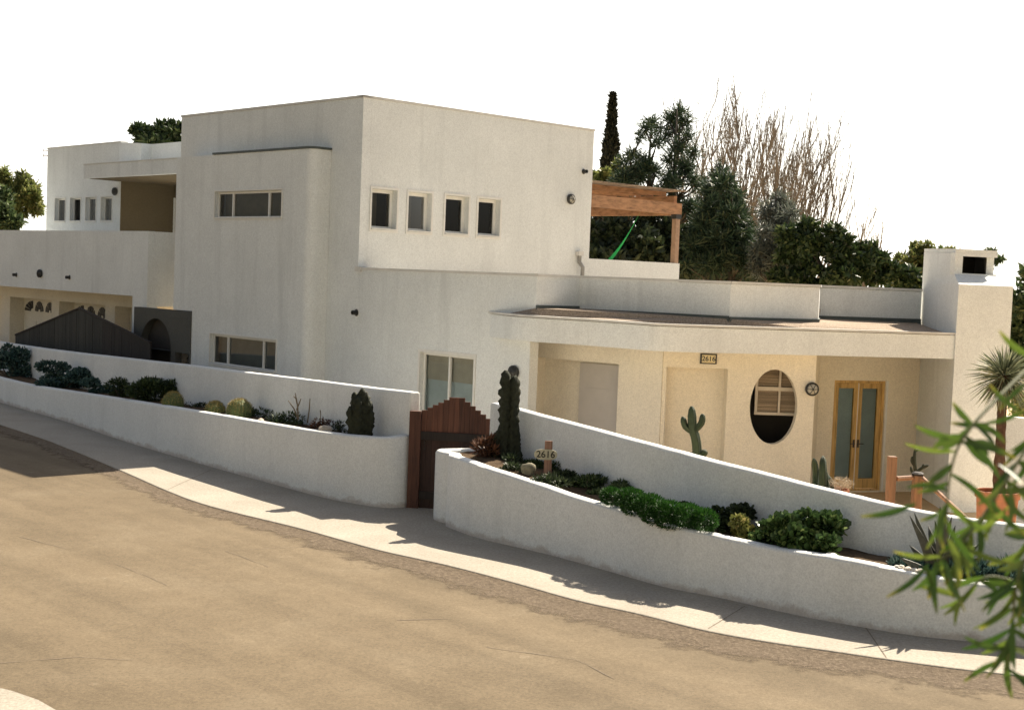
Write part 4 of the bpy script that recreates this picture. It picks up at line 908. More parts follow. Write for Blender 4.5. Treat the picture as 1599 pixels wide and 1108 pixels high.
LF = dict(
 dark=leaf('dark_foliage', (.018, .028, .014), (.045, .065, .028), (.09, .11, .05), .2),
 mid=leaf('mid_foliage', (.03, .055, .02), (.085, .12, .045), (.16, .19, .08), .3),
 light=leaf('light_foliage', (.07, .10, .025), (.20, .22, .07), (.32, .30, .12), .45),
 pine=leaf('pine_needles', (.018, .036, .020), (.05, .085, .042), (.12, .14, .07), .2),
 grey=leaf('grey_green_needles', (.05, .06, .05), (.13, .15, .12), (.20, .21, .17), .3),
 cyp=leaf('cypress_foliage', (.012, .015, .008), (.03, .032, .018), (.05, .05, .03), .1),
 blue=leaf('blue_green_leaves', (.025, .06, .055), (.07, .13, .115), (.14, .20, .17), .15),
 moss=leaf('bright_green_mat', (.015, .06, .008), (.03, .10, .014), (.07, .16, .03), .25),
 jade=leaf('jade_leaves', (.03, .06, .02), (.08, .14, .045), (.22, .28, .10), .15, .3),
 yel=leaf('yellowish_leaves', (.10, .12, .03), (.26, .26, .08), (.45, .36, .14), .2),
 brn=leaf('brown_leaves', (.05, .025, .015), (.12, .055, .03), (.25, .10, .05), .15),
 shrub=leaf('shrub_leaves', (.018, .035, .012), (.05, .08, .028), (.12, .15, .06), .2, .4))
def tree(name, label, cat, base, crown_ells, n, L, W, mat, r=.15, rng=None, group=None, shell=.4, tk=10, top=None, bark=None):
    rng = rng or RNG; b = Vector(base); t = thing(name, b, label, cat, group)
    P, d = in_ells(crown_ells, n, rng, shell); V, Fq = leaf_quads(P, L, W, rng, .15)
    npmesh('crown', V, Fq, LF[mat], t); mb = MB(); cz = sum(e[2] for e in crown_ells) / len(crown_ells); cx = sum(e[0] for e in crown_ells) / len(crown_ells); cy = sum(e[1] for e in crown_ells) / len(crown_ells)
    branchy(mb, b, top or (cx, cy, cz), r, crown_ells, rng, tk); mb.build('trunk', bark or BARK, t, smooth=True); return t
def pxell(x, y, rx, ry, D, dy=None):
    c = at(x, y, D); k = D / F; return (c.x, c.y, c.z, rx * k, (dy or rx) * k, ry * k)
def pxtree(name, label, cat, cl, D, n, L, W, mat, lump=7, s=.45, **kw):
    ells = []
    for (x, y, rx, ry) in cl:
        e = pxell(x, y, rx, ry, D); ells += lumpy(*e, lump, RNG, s)
    xs = sum(c[0] for c in cl) / len(cl); b = at(xs, 430, D)
    return tree(name, label, cat, (b.x, b.y, FLr), ells, n, L, W, mat, **kw)
# ---- distant trees
pxtree('tree', 'tall yellow-green airy tree at the far left edge beyond the house', 'tree', [(20, 300, 34, 45), (52, 312, 26, 45), (-25, 315, 30, 45)], 72, 9000, .34, .12, 'light', 12, .3, r=.22)
pxtree('tree', 'dark tree in front of the yellow-green tree at the far left edge', 'tree', [(-5, 330, 34, 42), (18, 345, 22, 30)], 58, 6000, .28, .13, 'mid', 8, .4, r=.2)
pxtree('tree', 'dark green treetop showing above the roof of the left wing', 'tree', [(222, 212, 26, 18), (262, 205, 30, 20), (300, 215, 30, 25), (240, 235, 50, 25)], 50, 9000, .24, .10, 'shrub', 8, .4, r=.2)
# cypress
c = at(945, 430, 62); cy = thing('cypress_tree', (c.x, c.y, FLr), 'tall narrow dark cypress spire beside the white upper block', 'tree'); n = 22000; zt = at(946, 150, 62).z; z0 = 1.0
u = RNG.uniform(0, 1, n); R_ = np.minimum(1.45 * (1 - u) ** 1.05, .58) + .01; R_ *= 1 + .12 * np.sin(u * 40 + RNG.uniform(0, 6)); th_ = RNG.uniform(0, 2 * math.pi, n); q_ = RNG.uniform(.6, 1.05, n)
P = np.stack([c.x + R_ * q_ * np.cos(th_), c.y + R_ * q_ * np.sin(th_), z0 + u * (zt - z0)], 1); V, Fq = leaf_quads(P, .26, .09, RNG, 2.2); npmesh('crown', V, Fq, LF['cyp'], cy)
mb = MB(); mb.tube([(c.x, c.y, FLr), (c.x, c.y, zt - .8)], [.16, .03], 8); mb.build('trunk', BARK, cy, smooth=True)
pxtree('bush', 'bright green bushy treetop at the foot of the cypress', 'tree', [(945, 275, 22, 14), (968, 268, 14, 12), (935, 290, 20, 16)], 56, 2600, .28, .13, 'light', 6, .45, r=.1)
# pines with tufted needles
def pine(label, D, leaders, tufts, mat='pine', nl=150, TL=.40, core=None):
    xs = leaders[0][0]; b = at(xs, 430, D); t = thing('pine_tree', (b.x, b.y, FLr), label, 'tree'); mb = MB(); Ps = []; Ds = []
    for (x, yt) in leaders:
        p = at(x, yt, D); mb.tube([(b.x + (p.x - b.x) * .8, b.y, FLr), (p.x, p.y, (p.z + FLr) / 2), (p.x, p.y, p.z)], [.16, .11, .02], 7)
    for (x, y, sc) in tufts:
        dd = RNG.uniform(-1.2, 1.2); p = at(x, y, D + dd); lx = min(leaders, key=lambda l: abs(l[0] - x)); s_ = at(lx[0], y + 25, D); s_.z = min(s_.z, at(*lx, D).z - .2)
        mb.tube([s_, s_.lerp(p, .6) + Vector((0, 0, -.05)), p], [.05, .035, .015], 5)
        k = int(nl * sc); d = rdir(k, RNG, .55); Ps.append(np.tile(np.array(p), (k, 1)) + d * .04 + RNG.normal(0, .10 * sc, (k, 3))); Ds.append(np.concatenate([d], 0) * (sc * RNG.uniform(.7, 1.1, k))[:, None])
    P = np.concatenate(Ps); Dv = np.concatenate(Ds); n = len(P); ln = np.linalg.norm(Dv, axis=1); r = rdir(n, RNG); w_ = np.cross(Dv, r); w_ /= np.linalg.norm(w_, axis=1, keepdims=True) + 1e-9
    E_ = P + Dv * TL; V = np.stack([P - w_ * .016, P + w_ * .016, E_ + w_ * .010, E_ - w_ * .010], 1).reshape(-1, 3)
    V[2::4, 2] -= .04; V[3::4, 2] -= .04
    npmesh('crown', V, np.arange(4 * n).reshape(n, 4), LF[mat], t); mb.build('trunk', BARK, t, smooth=True); return t
def tuftfield(fn, n, xr, yr, sc=(.6, 1.1)):
    out = []
    while len(out) < n:
        x, y = RNG.uniform(*xr), RNG.uniform(*yr)
        if fn(x, y): out.append((x, y, RNG.uniform(*sc)))
    return out
tf = [(1017, 192, .9), (1008, 200, .8), (1030, 204, .8), (1057, 178, 1.1), (1045, 188, .9), (1070, 190, .9), (1056, 200, 1.0), (1040, 215, .8), (1073, 215, .8), (1000, 215, .7), (1025, 225, .7), (1060, 230, 1.0), (1080, 240, .9), (1045, 250, 1.0), (985, 245, .9), (975, 255, .8), (1000, 250, 1)]
tf += tuftfield(lambda x, y: (y > 240 + abs(x - 1030) * .45), 80, (955, 1100), (240, 345), (.5, .95))
pine('dark tufted pine with two pointed leaders behind the pergola', 48, [(1017, 185), (1057, 170), (985, 240)], tf)
tf = [(1125, 268, .9), (1118, 280, .8), (1135, 282, .8), (1126, 292, 1)] + tuftfield(lambda x, y: abs(x - 1127) < 14 + (y - 280) * .40, 130, (1070, 1185), (285, 430))
pine('bushy dark pine right of the pergola post', 45, [(1126, 262), (1110, 320), (1145, 330)], tf)
tf = tuftfield(lambda x, y: abs(x - 1215) < 12 + (y - 300) * .28, 75, (1170, 1260), (305, 430), (.5, .9))
pine('hazy grey-green feathery conifer left of the broad dark shrub', 43, [(1212, 300), (1222, 330)], tf, 'grey', 130, .42)
pxtree('tree', 'dense dark tree filling the view under the pergola roof', 'tree', [(940, 380, 50, 55), (1000, 375, 55, 62), (1045, 385, 45, 60), (1000, 420, 90, 40), (1070, 410, 40, 45)], 46, 26000, .32, .16, 'dark', 9, .42, r=.25, shell=.2)
pxtree('tree', 'dense dark tree behind the lower parapet between the two pines', 'tree', [(1100, 395, 50, 42), (1150, 410, 45, 36), (1195, 425, 40, 30)], 51, 12000, .32, .16, 'dark', 9, .42, r=.2, shell=.2)
pxtree('tree', 'broad dark glossy-leaved tree behind the right end of the parapet', 'tree', [(1255, 385, 42, 42), (1300, 392, 40, 40), (1345, 412, 34, 34), (1380, 425, 30, 30), (1425, 440, 30, 28), (1230, 420, 40, 30), (1300, 435, 70, 25)], 41, 17000, .22, .12, 'shrub', 10, .36, r=.15, shell=.3)
pxtree('tree', 'rounded yellow-green tree behind the left side of the chimney', 'tree', [(1450, 398, 36, 24), (1420, 405, 26, 22), (1480, 405, 24, 22), (1440, 430, 50, 24)], 62, 9000, .26, .13, 'light', 9, .4, r=.2)
pxtree('tree', 'small far treetop peeping over the top of the chimney', 'tree', [(1545, 396, 12, 8), (1535, 405, 26, 10)], 85, 1500, .3, .14, 'mid', 5, .5, r=.12)
pxtree('tree', 'tall dark tree at the right edge behind the chimney', 'tree', [(1610, 470, 40, 50), (1650, 440, 50, 60), (1600, 530, 36, 60), (1660, 560, 70, 90)], 38, 14000, .26, .13, 'mid', 9, .42, r=.2, shell=.2)
pxtree('bush', 'dry orange-leaved bush at the right edge beyond the garden wall', 'bush', [(1592, 632, 18, 18), (1615, 650, 30, 30)], 27, 1500, .12, .07, 'yel', 6, .5, r=.04)
# bare trees
BARKT = plain('pale_bark', (.24, .20, .155), .95, 0, .3, 2, .1)
def bare(label, px, ytop, D, spread, seed, nlimb=8):
    rng = np.random.default_rng(seed); b = at(px, 430, D); base = Vector((b.x, b.y, FLr)); zt = at(px, ytop, D).z; Ht = zt - FLr
    t = thing('bare_tree', base, label, 'tree', None); mt = MB(); ml = MB(); k = D / F
    fork = base + Vector((rng.normal(0, .2), 0, Ht * .30)); mt.tube([base, base.lerp(fork, .5) + Vector((.06, 0, 0)), fork], [.22, .17, .14], 8)
    def grow(p, d, ln, r, lvl):
        pts = [p]; q = p.copy(); dd = d.copy(); n = 6
        for i in range(n):
            dd = (dd + Vector((rng.normal(0, .045), rng.normal(0, .045), .13))).normalized(); q = q + dd * ln / n; pts.append(q.copy())
        ml.tube(pts, list(np.linspace(r, max(r * .3, .006), n + 1)), 4 if lvl else 6, cap=False)
        if lvl < 3:
            m_ = [8, 4, 2][lvl]
            for j in range(m_):
                i = rng.integers(1, n); s_ = pts[i]; a = rng.uniform(0, 6.28); tilt = rng.uniform(.25, .6)
                nd = (dd * (1 - tilt * .5) + Vector((math.cos(a), math.sin(a), .35)) * tilt).normalized(); grow(s_, nd, ln * rng.uniform(.38, .70) * (1 - i / n * .45), max(r * .42, .008), lvl + 1)
    for i in range(nlimb):
        a = 2 * math.pi * i / nlimb + rng.uniform(-.3, .3); out = spread * k * rng.uniform(.2, 1); s_ = base.lerp(fork, rng.uniform(.6, 1)); tgt = Vector((base.x + math.cos(a) * out, base.y + math.sin(a) * out, zt - abs(out) * .6 - rng.uniform(0, .12) * Ht)); d = tgt - s_; d0 = (d.normalized() + Vector((math.cos(a) * .25, math.sin(a) * .25, -.15))).normalized(); grow(s_, d0, d.length * rng.uniform(.9, 1.02), .060, 0)
    mt.build('trunk', BARKT, t, smooth=True); ml.build('branches', BARKT, t, smooth=True); return t
bare('leafless upright tree nearest the tufted pine', 1096, 140, 60, 48, 1, 7)
bare('tallest leafless tree with many vertical whips above the dark pines', 1140, 138, 63, 45, 2, 8)
bare('leafless tree with a thick trunk above the grey-green conifer', 1185, 150, 61, 50, 3, 8)
bare('leafless fine-twigged tree above the broad dark shrub', 1228, 172, 66, 42, 4, 8)
bare('leafless tree at the right shoulder of the bare row', 1262, 205, 64, 36, 5, 7)
bare('low leafless sapling at the right end of the bare row', 1325, 318, 60, 34, 6, 6)
# low far belt that reads as one mass
ells = []
for x in range(-300, 2000, 26): 
    if -60 < x < 80 or x > 860: e = pxell(x, 428 + (x - 800) * .0395 + RNG.uniform(-6, 6) + 8, 22, 14 + RNG.uniform(0, 5), 120); ells.append((e[0], e[1], e[2] - 1.5, e[3], e[4], e[5] + 1.5))
P, d = in_ells(ells, 26000, RNG, .3); V, Fq = leaf_quads(P, .8, .5, RNG, .2); tb = npmesh('tree_belt', V, Fq, LF['mid']); tag(tb, 'low far belt of trees seen as one mass behind the house', 'trees', None, 'stuff')

# ------------------------------------------------------------------ planter plants
def spot(x, y, path, tops, f, back):
    """ground point on a line a fraction f between front and back wall"""
    mid = []
    for p in path:
        j = min(range(len(back)), key=lambda i: (back[i] - p).length); mid.append(p.lerp(back[j], f))
    q_ = on_poly(x, y, mid); 
    return Vector((q_.x, q_.y, zsoil(path, tops, q_.x, q_.y)))
SL = lambda x, y, f=.45: spot(x, y, fl, zl, f, bl)
SR = lambda x, y, f=.45: spot(x, y, fr[kk:], zr[kk:], f, br)
def bush(name, label, cat, c, rx, ry, rz, n, kind, size, mat, lump=8, s=.42, up=.3, grp=None, wood_=True, stems=6):
    t = thing(name, c, label, cat, grp); ells = lumpy(c.x, c.y, c.z + rz * .75, rx, ry, rz, lump, RNG, s); P, d = in_ells(ells, n, RNG, .4); P[:, 2] = np.maximum(P[:, 2], c.z - .03)
    dn = d / (np.linalg.norm(d, axis=1, keepdims=True) + 1e-9); dn = dn + rdir(n, RNG) * .7 + np.array([0, 0, up]); dn /= np.linalg.norm(dn, axis=1, keepdims=True)
    V, Fq = (pads(P, size, RNG, dn) if kind == 'pad' else leaf_quads(P, size, size * (.32 if kind == 'leaf' else .12), RNG, up, dn)); npmesh('foliage', V, Fq, LF[mat], t)
    mb = MB()
    for e in ells[:stems]: mb.tube([c + Vector((RNG.normal(0, .03), RNG.normal(0, .03), -.02)), Vector(e[:3]).lerp(c, .5), Vector(e[:3])], [.022, .016, .008], 5)
    mb.build('stems', BARK, t); return t
def hpx(c, y, x): return at(x, y, c.y).z - c.z
def pbush(name, label, cat, x, ytop, wpx, sp, n, kind, size, mat, depth=.35, **kw):
    c = sp; k = c.y / F; rx = wpx / 2 * k; rz = max(.06, hpx(c, ytop, x) / 2.05); return bush(name, label, cat, c, rx, min(rx, depth), rz, n, kind, size, mat, **kw)
pbush('succulent_shrub', 'tall blue-green succulent shrub at the far left end of the planter', 'shrub', 16, 528, 76, SL(16, 590), 3000, 'pad', .036, 'blue')
pbush('succulent_shrub', 'wide rounded blue-green succulent shrub second from the left end of the planter', 'shrub', 95, 562, 118, SL(95, 600), 4800, 'pad', .032, 'blue')
pbush('succulent_shrub', 'low blue-green succulent clump between the wide shrub and the leafy bush', 'shrub', 155, 584, 74, SL(155, 610), 1900, 'pad', .030, 'blue')
pbush('leafy_bush', 'small dark leafy bush beside the biggest bush of the left planter', 'bush', 186, 590, 56, SL(186, 620), 1500, 'leaf', .085, 'shrub')
pbush('leafy_bush', 'biggest dark leafy bush of the left planter, growing above its golden barrel cactus', 'bush', 246, 570, 116, SL(246, 625, .6), 4600, 'leaf', .10, 'shrub', depth=.45)
def barrel(label, x, ytop, wpx, sp, ribs=20):
    c = sp; k = c.y / F; R_ = wpx / 2 * k; Hh = max(.1, hpx(c, ytop, x)); t = thing('barrel_cactus', c, label, 'cactus'); V = []; N = ribs * 4; M_ = 12
    for j in range(M_ + 1):
        a = -.35 + (math.pi / 2 + .35) * j / M_; 
        for i in range(N):
            th_ = 2 * math.pi * i / N; rr_ = R_ * max(math.cos(a), .02) * (1 - .10 * (0.5 + .5 * math.cos(ribs * th_))); V.append((c.x + rr_ * math.cos(th_), c.y + rr_ * math.sin(th_), c.z + Hh * (.35 + .65 * math.sin(a)) if a > 0 else c.z + Hh * (.35 + math.sin(a))))
    mb = MB(); mb.add(V, [(j * N + i, j * N + (i + 1) % N, (j + 1) * N + (i + 1) % N, (j + 1) * N + i) for j in range(M_) for i in range(N)]); mb.build('body', plain('barrel_green', (.10, .13, .04), .7), t, smooth=True)
    n = 1500; th_ = np.floor(RNG.uniform(0, ribs, n)) * 2 * math.pi / ribs + math.pi / ribs; a = RNG.uniform(0, 1.5, n); P = np.stack([c.x + R_ * np.cos(a) * np.cos(th_), c.y + R_ * np.cos(a) * np.sin(th_), c.z + Hh * (.35 + .65 * np.sin(a))], 1)
    V, Fq = leaf_quads(P, .045, .007, RNG, .4); npmesh('spines', V, Fq, plain('golden_spines', (.36, .28, .09), .6), t); return t
barrel('golden barrel cactus in front of the biggest leafy bush', 270, 612, 34, SL(270, 632, .2))
barrel('smaller golden barrel cactus, left of a touching pair', 336, 627, 32, SL(336, 640, .35))
barrel('larger golden barrel cactus, sunlit right one of a touching pair', 374, 623, 42, SL(374, 645, .4))
pbush('low_succulent', 'low dark ground plant just right of the biggest leafy bush', 'plant', 308, 620, 40, SL(308, 640, .6), 500, 'leaf', .06, 'dark')
pbush('low_succulent', 'low dark plant behind the pair of barrel cacti', 'plant', 402, 632, 50, SL(402, 650, .7), 500, 'leaf', .07, 'shrub')
pbush('low_succulent', 'spreading low green plant under the bare upright stalks', 'plant', 450, 642, 70, SL(450, 660, .5), 900, 'leaf', .07, 'shrub')
pbush('low_succulent', 'low reddish plant between the stalks and the lumpy cactus', 'plant', 500, 645, 40, SL(500, 665, .5), 500, 'leaf', .07, 'brn')
pbush('low_succulent', 'low dark plant at the foot of the short lumpy cactus', 'plant', 532, 655, 30, SL(532, 670, .5), 300, 'leaf', .06, 'dark')
sp = SL(462, 650, .5); t = thing('dry_stalk', sp, 'thin bare upright plant stalks in the left planter', 'plant'); mb = MB()
for (x0, y0, x1, y1) in ((466, 650, 461, 613), (466, 650, 450, 625), (463, 635, 470, 622), (480, 655, 484, 622), (500, 655, 500, 640), (464, 625, 458, 618)): mb.tube([at(x0, y0 + 5, sp.y), at((x0 + x1) / 2 + 1, (y0 + y1) / 2, sp.y), at(x1, y1, sp.y)], [.013, .012, .008], 5)
mb.build('stems', plain('stalk_brown', (.16, .12, .07)), t)
def rock(label, c, r, squash=.7, seed=0, mat=None, name='rock'):
    rng = np.random.default_rng(seed); import bmesh
    bm = bmesh.new(); bmesh.ops.create_icosphere(bm, subdivisions=3, radius=1); ph = rng.uniform(0, 6, 6)
    for v in bm.verts:
        p = v.co; k = 1 + .14 * math.sin(2.3 * p.x + ph[0]) + .12 * math.sin(3.1 * p.y + ph[1]) + .10 * math.sin(4.3 * p.z + ph[2]) + .05 * math.sin(8 * p.x + ph[3]) * math.sin(7 * p.y + ph[4]); v.co = p * k * r; v.co.z *= squash
    me = bpy.data.meshes.new(name); bm.to_mesh(me); bm.free(); me.materials.append(mat or ROCK); me.polygons.foreach_set('use_smooth', [True] * len(me.polygons)); o = bpy.data.objects.new(name, me); col.objects.link(o); o.location = c; tag(o, label, 'rock'); return o
c = SL(408, 655, .12); rock('small pale rock on the planter edge right of the barrel cacti', c + Vector((0, 0, .10)), .06, 1, 1)
c = SL(508, 668, .15); rock('larger tan rock on the planter edge near the lumpy cactus', c + Vector((0, 0, .10)), .12, .7, 2)
CACT = leaf('cactus_skin', (.03, .045, .018), (.07, .09, .04), None, 0, .6); CACT = plain('cactus_green', (.030, .034, .020), .8, 0, .4, 18, .3, .6); CACTG = plain('light_cactus', (.024, .038, .018), .7, 0, .25, 14, .3, .4)
def lump_col(mb, pts, rs, rng, n=16, amp=.22):
    """column of monstrose cactus: many rounded knobs"""
    P = [Vector(p) for p in pts]; Q = []; R_ = []
    for i in range(len(P) - 1):
        m_ = max(2, int((P[i + 1] - P[i]).length / .045))
        for k in range(m_): t = k / m_; Q.append(P[i].lerp(P[i + 1], t)); R_.append(rs[i] * (1 - t) + rs[i + 1] * t)
    Q.append(P[-1]); R_.append(rs[-1]); V = []; ph = rng.uniform(0, 6, 3)
    tipn = 3
    for i, (p, r) in enumerate(zip(Q, R_)):
        e = (len(Q) - 1 - i); r2 = r * (1 if e >= tipn else math.sqrt(max(0.02, 1 - ((tipn - e) / (tipn + .2)) ** 2)))
        for k in range(n):
            th_ = 2 * math.pi * k / n; a = 1 + amp * .6 * math.cos(5 * th_ + ph[0] + .4 * math.sin(i * .9)) + amp * math.sin(i * 2.2 + ph[1] + 2.6 * math.sin(th_ * 2 + ph[2])) * .9 + rng.normal(0, .07); V.append(p + Vector((math.cos(th_), math.sin(th_), rng.normal(0, .1))) * r2 * a)
    m_ = len(Q); mb.add(V, [(i * n + k, i * n + (k + 1) % n, (i + 1) * n + (k + 1) % n, (i + 1) * n + k) for i in range(m_ - 1) for k in range(n)] + [tuple((m_ - 1) * n + k for k in range(n))])
rng = np.random.default_rng(5)
sp = SL(562, 680, .30); t = thing('lumpy_cactus', sp, 'short dark lumpy cactus clump at the gate end of the left planter', 'cactus'); D = sp.y; k = D / F
for (x0, y0, x1, y1, w_) in ((562, 672, 566, 606, 8), (557, 672, 554, 612, 6.5), (570, 672, 577, 625, 7), (557, 672, 547, 634, 6.5), (566, 672, 572, 612, 6.5), (560, 674, 560, 618, 9), (573, 674, 580, 640, 5)):
    mb = MB(); p0, p1 = at(x0, y0, D), at(x1, y1, D + rng.uniform(-.08, .08)); p0.z = sp.z - .03; lump_col(mb, [p0, p0.lerp(p1, .5) + Vector(((x1 - x0) * .002, 0, 0)), p1], [w_ * k, w_ * k * 1.15, w_ * k * .8], rng, 14, .28); mb.build('stem', CACT, t, smooth=True)
# tall cactus in the right planter
sp = V2(at(785, 735, 20.75)); sz = .75; t = thing('tall_cactus', (sp.x, sp.y, sz), 'tall dark two-stemmed lumpy cactus beside the wooden gate', 'cactus'); D = sp.y; k = D / F
for (pts, w_) in (([(780, 745), (785, 700), (789, 660), (790, 610), (790, 578)], 8), ([(798, 745), (800, 700), (801, 650), (803, 610), (804, 586)], 8), ([(788, 742), (787, 715), (785, 672)], 9), ([(795, 742), (806, 712), (805, 665)], 7), ([(775, 742), (770, 720), (774, 692), (783, 668)], 8)):
    mb = MB(); P3 = [at(x, y, D) for x, y in pts]; lump_col(mb, P3, [w_ * k * 1.1] * (len(pts) - 1) + [w_ * k * .9], rng, 14, .25); mb.build('stem', CACT, t, smooth=True)
n = 600; 
pbush('dry_succulent', 'reddish-brown dry spiky plant at the left foot of the tall cactus', 'plant', 764, 668, 50, Vector((at(764, 735, 20.7).x, 20.7, .85)), 700, 'leaf', .12, 'brn', depth=.3)
c = SR(823, 745, .35); rock('round grey cactus-like stone between the tall cactus and the oval sign', Vector((c.x, c.y, at(823, 733, c.y).z)), .10, 1.1, 4, plain('grey_round', (.22, .20, .14), .9, 0, .3, 20, .2, .6))
c = SR(850, 755, .3); rock('small round grey stone under the oval sign', Vector((c.x, c.y, at(849, 745, c.y).z)), .065, 1, 5, plain('grey_round', (.20, .19, .14), .9, 0, .3, 20, .2, .6))
pbush('low_succulent', 'dark low plant right of the tall cactus foot', 'plant', 806, 708, 60, SR(806, 745, .6), 1300, 'leaf', .07, 'dark')
pbush('low_succulent', 'dark low leafy plant behind the oval sign stake', 'plant', 842, 716, 62, SR(842, 745, .75), 1400, 'leaf', .07, 'shrub')
pbush('low_succulent', 'dark rounded succulent clump just right of the oval sign', 'plant', 880, 728, 60, SR(880, 760, .5), 1600, 'leaf', .06, 'dark')
pbush('low_bush', 'dull green low bush between the sign and the bright green mat', 'bush', 915, 738, 78, SR(915, 770, .6), 2600, 'leaf', .06, 'shrub')
pbush('low_bush', 'dull green low bush directly behind the left end of the bright green mat', 'bush', 958, 744, 70, SR(958, 780, .7), 2200, 'leaf', .06, 'mid')
pbush('low_succulent', 'dark plant filling the rounded gate end of the planter around the tall cactus', 'plant', 778, 700, 62, Vector((at(782, 735, 20.6).x, 20.6, .75)), 1300, 'leaf', .08, 'dark', depth=.3)
pbush('low_succulent', 'dark trailing plant along the planter edge in front of the oval sign', 'plant', 858, 738, 80, SR(858, 760, .25), 1400, 'leaf', .06, 'dark', depth=.3)
pbush('low_succulent', 'dark low plant at the planter edge below the dry reddish plant', 'plant', 795, 722, 56, SR(800, 740, .3), 1000, 'leaf', .06, 'dark', depth=.3)
# bright green mat spilling over the wall
c = SR(1030, 800, .2); t = thing('mat_plant', c, 'bright green mossy mat plant spilling over the curved planter wall', 'plant'); Ps = []; Ds = []
for (x, y, rx, ry) in ((955, 775, 16, 12), (985, 778, 24, 14), (1015, 790, 26, 17), (1045, 800, 24, 17), (1075, 806, 24, 18), (1100, 812, 20, 17), (1000, 792, 30, 14), (1035, 806, 34, 14), (1060, 815, 36, 13)):
    q_ = SR(x, y, .05); e = pxell(x, y, rx, ry, q_.y); P, d = in_ells([(e[0], e[1] + .02, e[2], e[3], .22, e[5])], 2600, RNG, .75); Ps.append(P); Ds.append(d)
P = np.concatenate(Ps); d = np.concatenate(Ds); d = d / np.linalg.norm(d, axis=1, keepdims=True) + rdir(len(P), RNG) * .5 + np.array([0, 0, .3]); d /= np.linalg.norm(d, axis=1, keepdims=True); V, Fq = leaf_quads(P, .045, .012, RNG, 0, d); npmesh('foliage', V, Fq, LF['moss'], t)
mb = MB()
for (x, y) in ((985, 785), (1040, 805), (1085, 815)): q_ = SR(x, y, .1); mb.tube([q_ - Vector((0, 0, .05)), at(x, y, q_.y)], [.02, .01], 5)
mb.build('stems', BARK, t)
pbush('low_bush', 'small dark bush behind the right end of the bright green mat', 'bush', 1072, 775, 44, SR(1072, 815, .7), 900, 'pad', .022, 'dark')
pbush('succulent_shrub', 'dark upright succulent right of the bright green mat', 'plant', 1138, 778, 74, SR(1138, 820, .6), 1400, 'pad', .028, 'dark')
pbush('succulent_shrub', 'small pale yellowish succulent clump in front of the dark upright succulent', 'plant', 1158, 790, 54, SR(1158, 825, .35), 800, 'pad', .026, 'yel')
pbush('jade_plant', 'rounded green jade plant left of the biggest one', 'plant', 1203, 797, 84, SR(1203, 838, .4), 1700, 'pad', .034, 'jade')
pbush('jade_plant', 'biggest glossy green jade plant with large paddle leaves', 'plant', 1258, 786, 112, SR(1258, 850, .4), 2500, 'pad', .042, 'jade')
pbush('jade_plant', 'small jade plant at the right foot of the biggest one', 'plant', 1290, 830, 40, SR(1290, 855, .3), 400, 'pad', .034, 'jade')
c = SR(1300, 862, .12); rock('small pale rock on the planter edge below the biggest jade plant', c + Vector((0, 0, .09)), .07, .5, 7, plain('white_rock', (.7, .64, .55), .9))
# agave
c = SR(1462, 880, .45); t = thing('agave', c, 'large spiky dark agave in the right part of the curved planter', 'agave'); D = c.y
AG = plain('agave_skin', (.085, .085, .065), .55, 0, .3, 12); base = Vector((c.x, c.y, c.z))
def blade(mb, p0, p1, w_, droop, seed, nseg=8, fold=.3):
    d = p1 - p0; side = d.cross(Vector((0, -1, .35))).normalized(); V = []; rn = random.Random(seed)
    nm = side.cross(d).normalized()
    for i in range(nseg + 1):
        t = i / nseg; ww = w_ * (.75 + .9 * t if t < .25 else (1.0 - ((t - .25) / .75) ** 1.4) * .98) ; q = p0 + d * t + nm * droop * math.sin(t * math.pi) + Vector((0, 0, 0)); V += [q - side * ww / 2 + nm * ww * fold, q - nm * ww * .12, q + side * ww / 2 + nm * ww * fold]
    fs = []
    for i in range(nseg): a = i * 3; fs += [(a, a + 1, a + 4, a + 3), (a + 1, a + 2, a + 5, a + 4)]
    k = len(V); V2_ = [v + nm * .006 for v in V]; 
    mb.add(V, fs)
for i, (x, y) in enumerate([(1421, 805), (1428, 800), (1450, 820), (1468, 790), (1476, 798), (1487, 806), (1512, 820), (1500, 835), (1530, 848), (1420, 850), (1405, 870), (1535, 868), (1440, 830), (1492, 820), (1460, 812), (1515, 858)]):
    mb = MB(); p1 = at(x, y, D + random.uniform(-.25, .15)); p0 = base + Vector((random.uniform(-.06, .06), random.uniform(-.06, .06), 0)); blade(mb, p0, p1, .11, .05, i); o = mb.build('leaf', AG, t, smooth=True); so_ = o.modifiers.new('s', 'SOLIDIFY'); so_.thickness = .012
for i, (x0, w_, yt) in enumerate(((1412, 50, 873), (1500, 60, 868), (1535, 56, 872), (1575, 50, 872), (1450, 40, 885))):
    pbush('blue_succulent', ['blue-green finger succulent left of the agave', 'blue-green finger succulent at the right foot of the agave', 'dense blue-green finger succulent further right of the agave', 'blue-green finger succulent half hidden behind the hanging foliage', 'blue-green finger succulent in front of the agave'][i], 'plant', x0, yt, w_, SR(x0, 900, .35), 900, 'leaf', .10, 'blue', depth=.4, up=1.2)
# white pebbles along the cap
t = []
for i in range(16):
    x = 1402 + i * 3.6 if i < 13 else 1500 + i * 3; q_ = on_poly(x, 888, fr); j = min(range(len(fr)), key=lambda a: (fr[a] - V2(q_)).length)
    rock('white pebble resting on the planter cap in front of the agave', Vector((q_.x, q_.y + random.uniform(-.02, .05), zr[j] + .012)), random.uniform(.018, .034), .7, i, plain('white_rock', (.75, .72, .66), .9) if i == 0 else bpy.data.materials['white_rock'], 'pebble')['group'] = 'white pebbles on the planter cap'
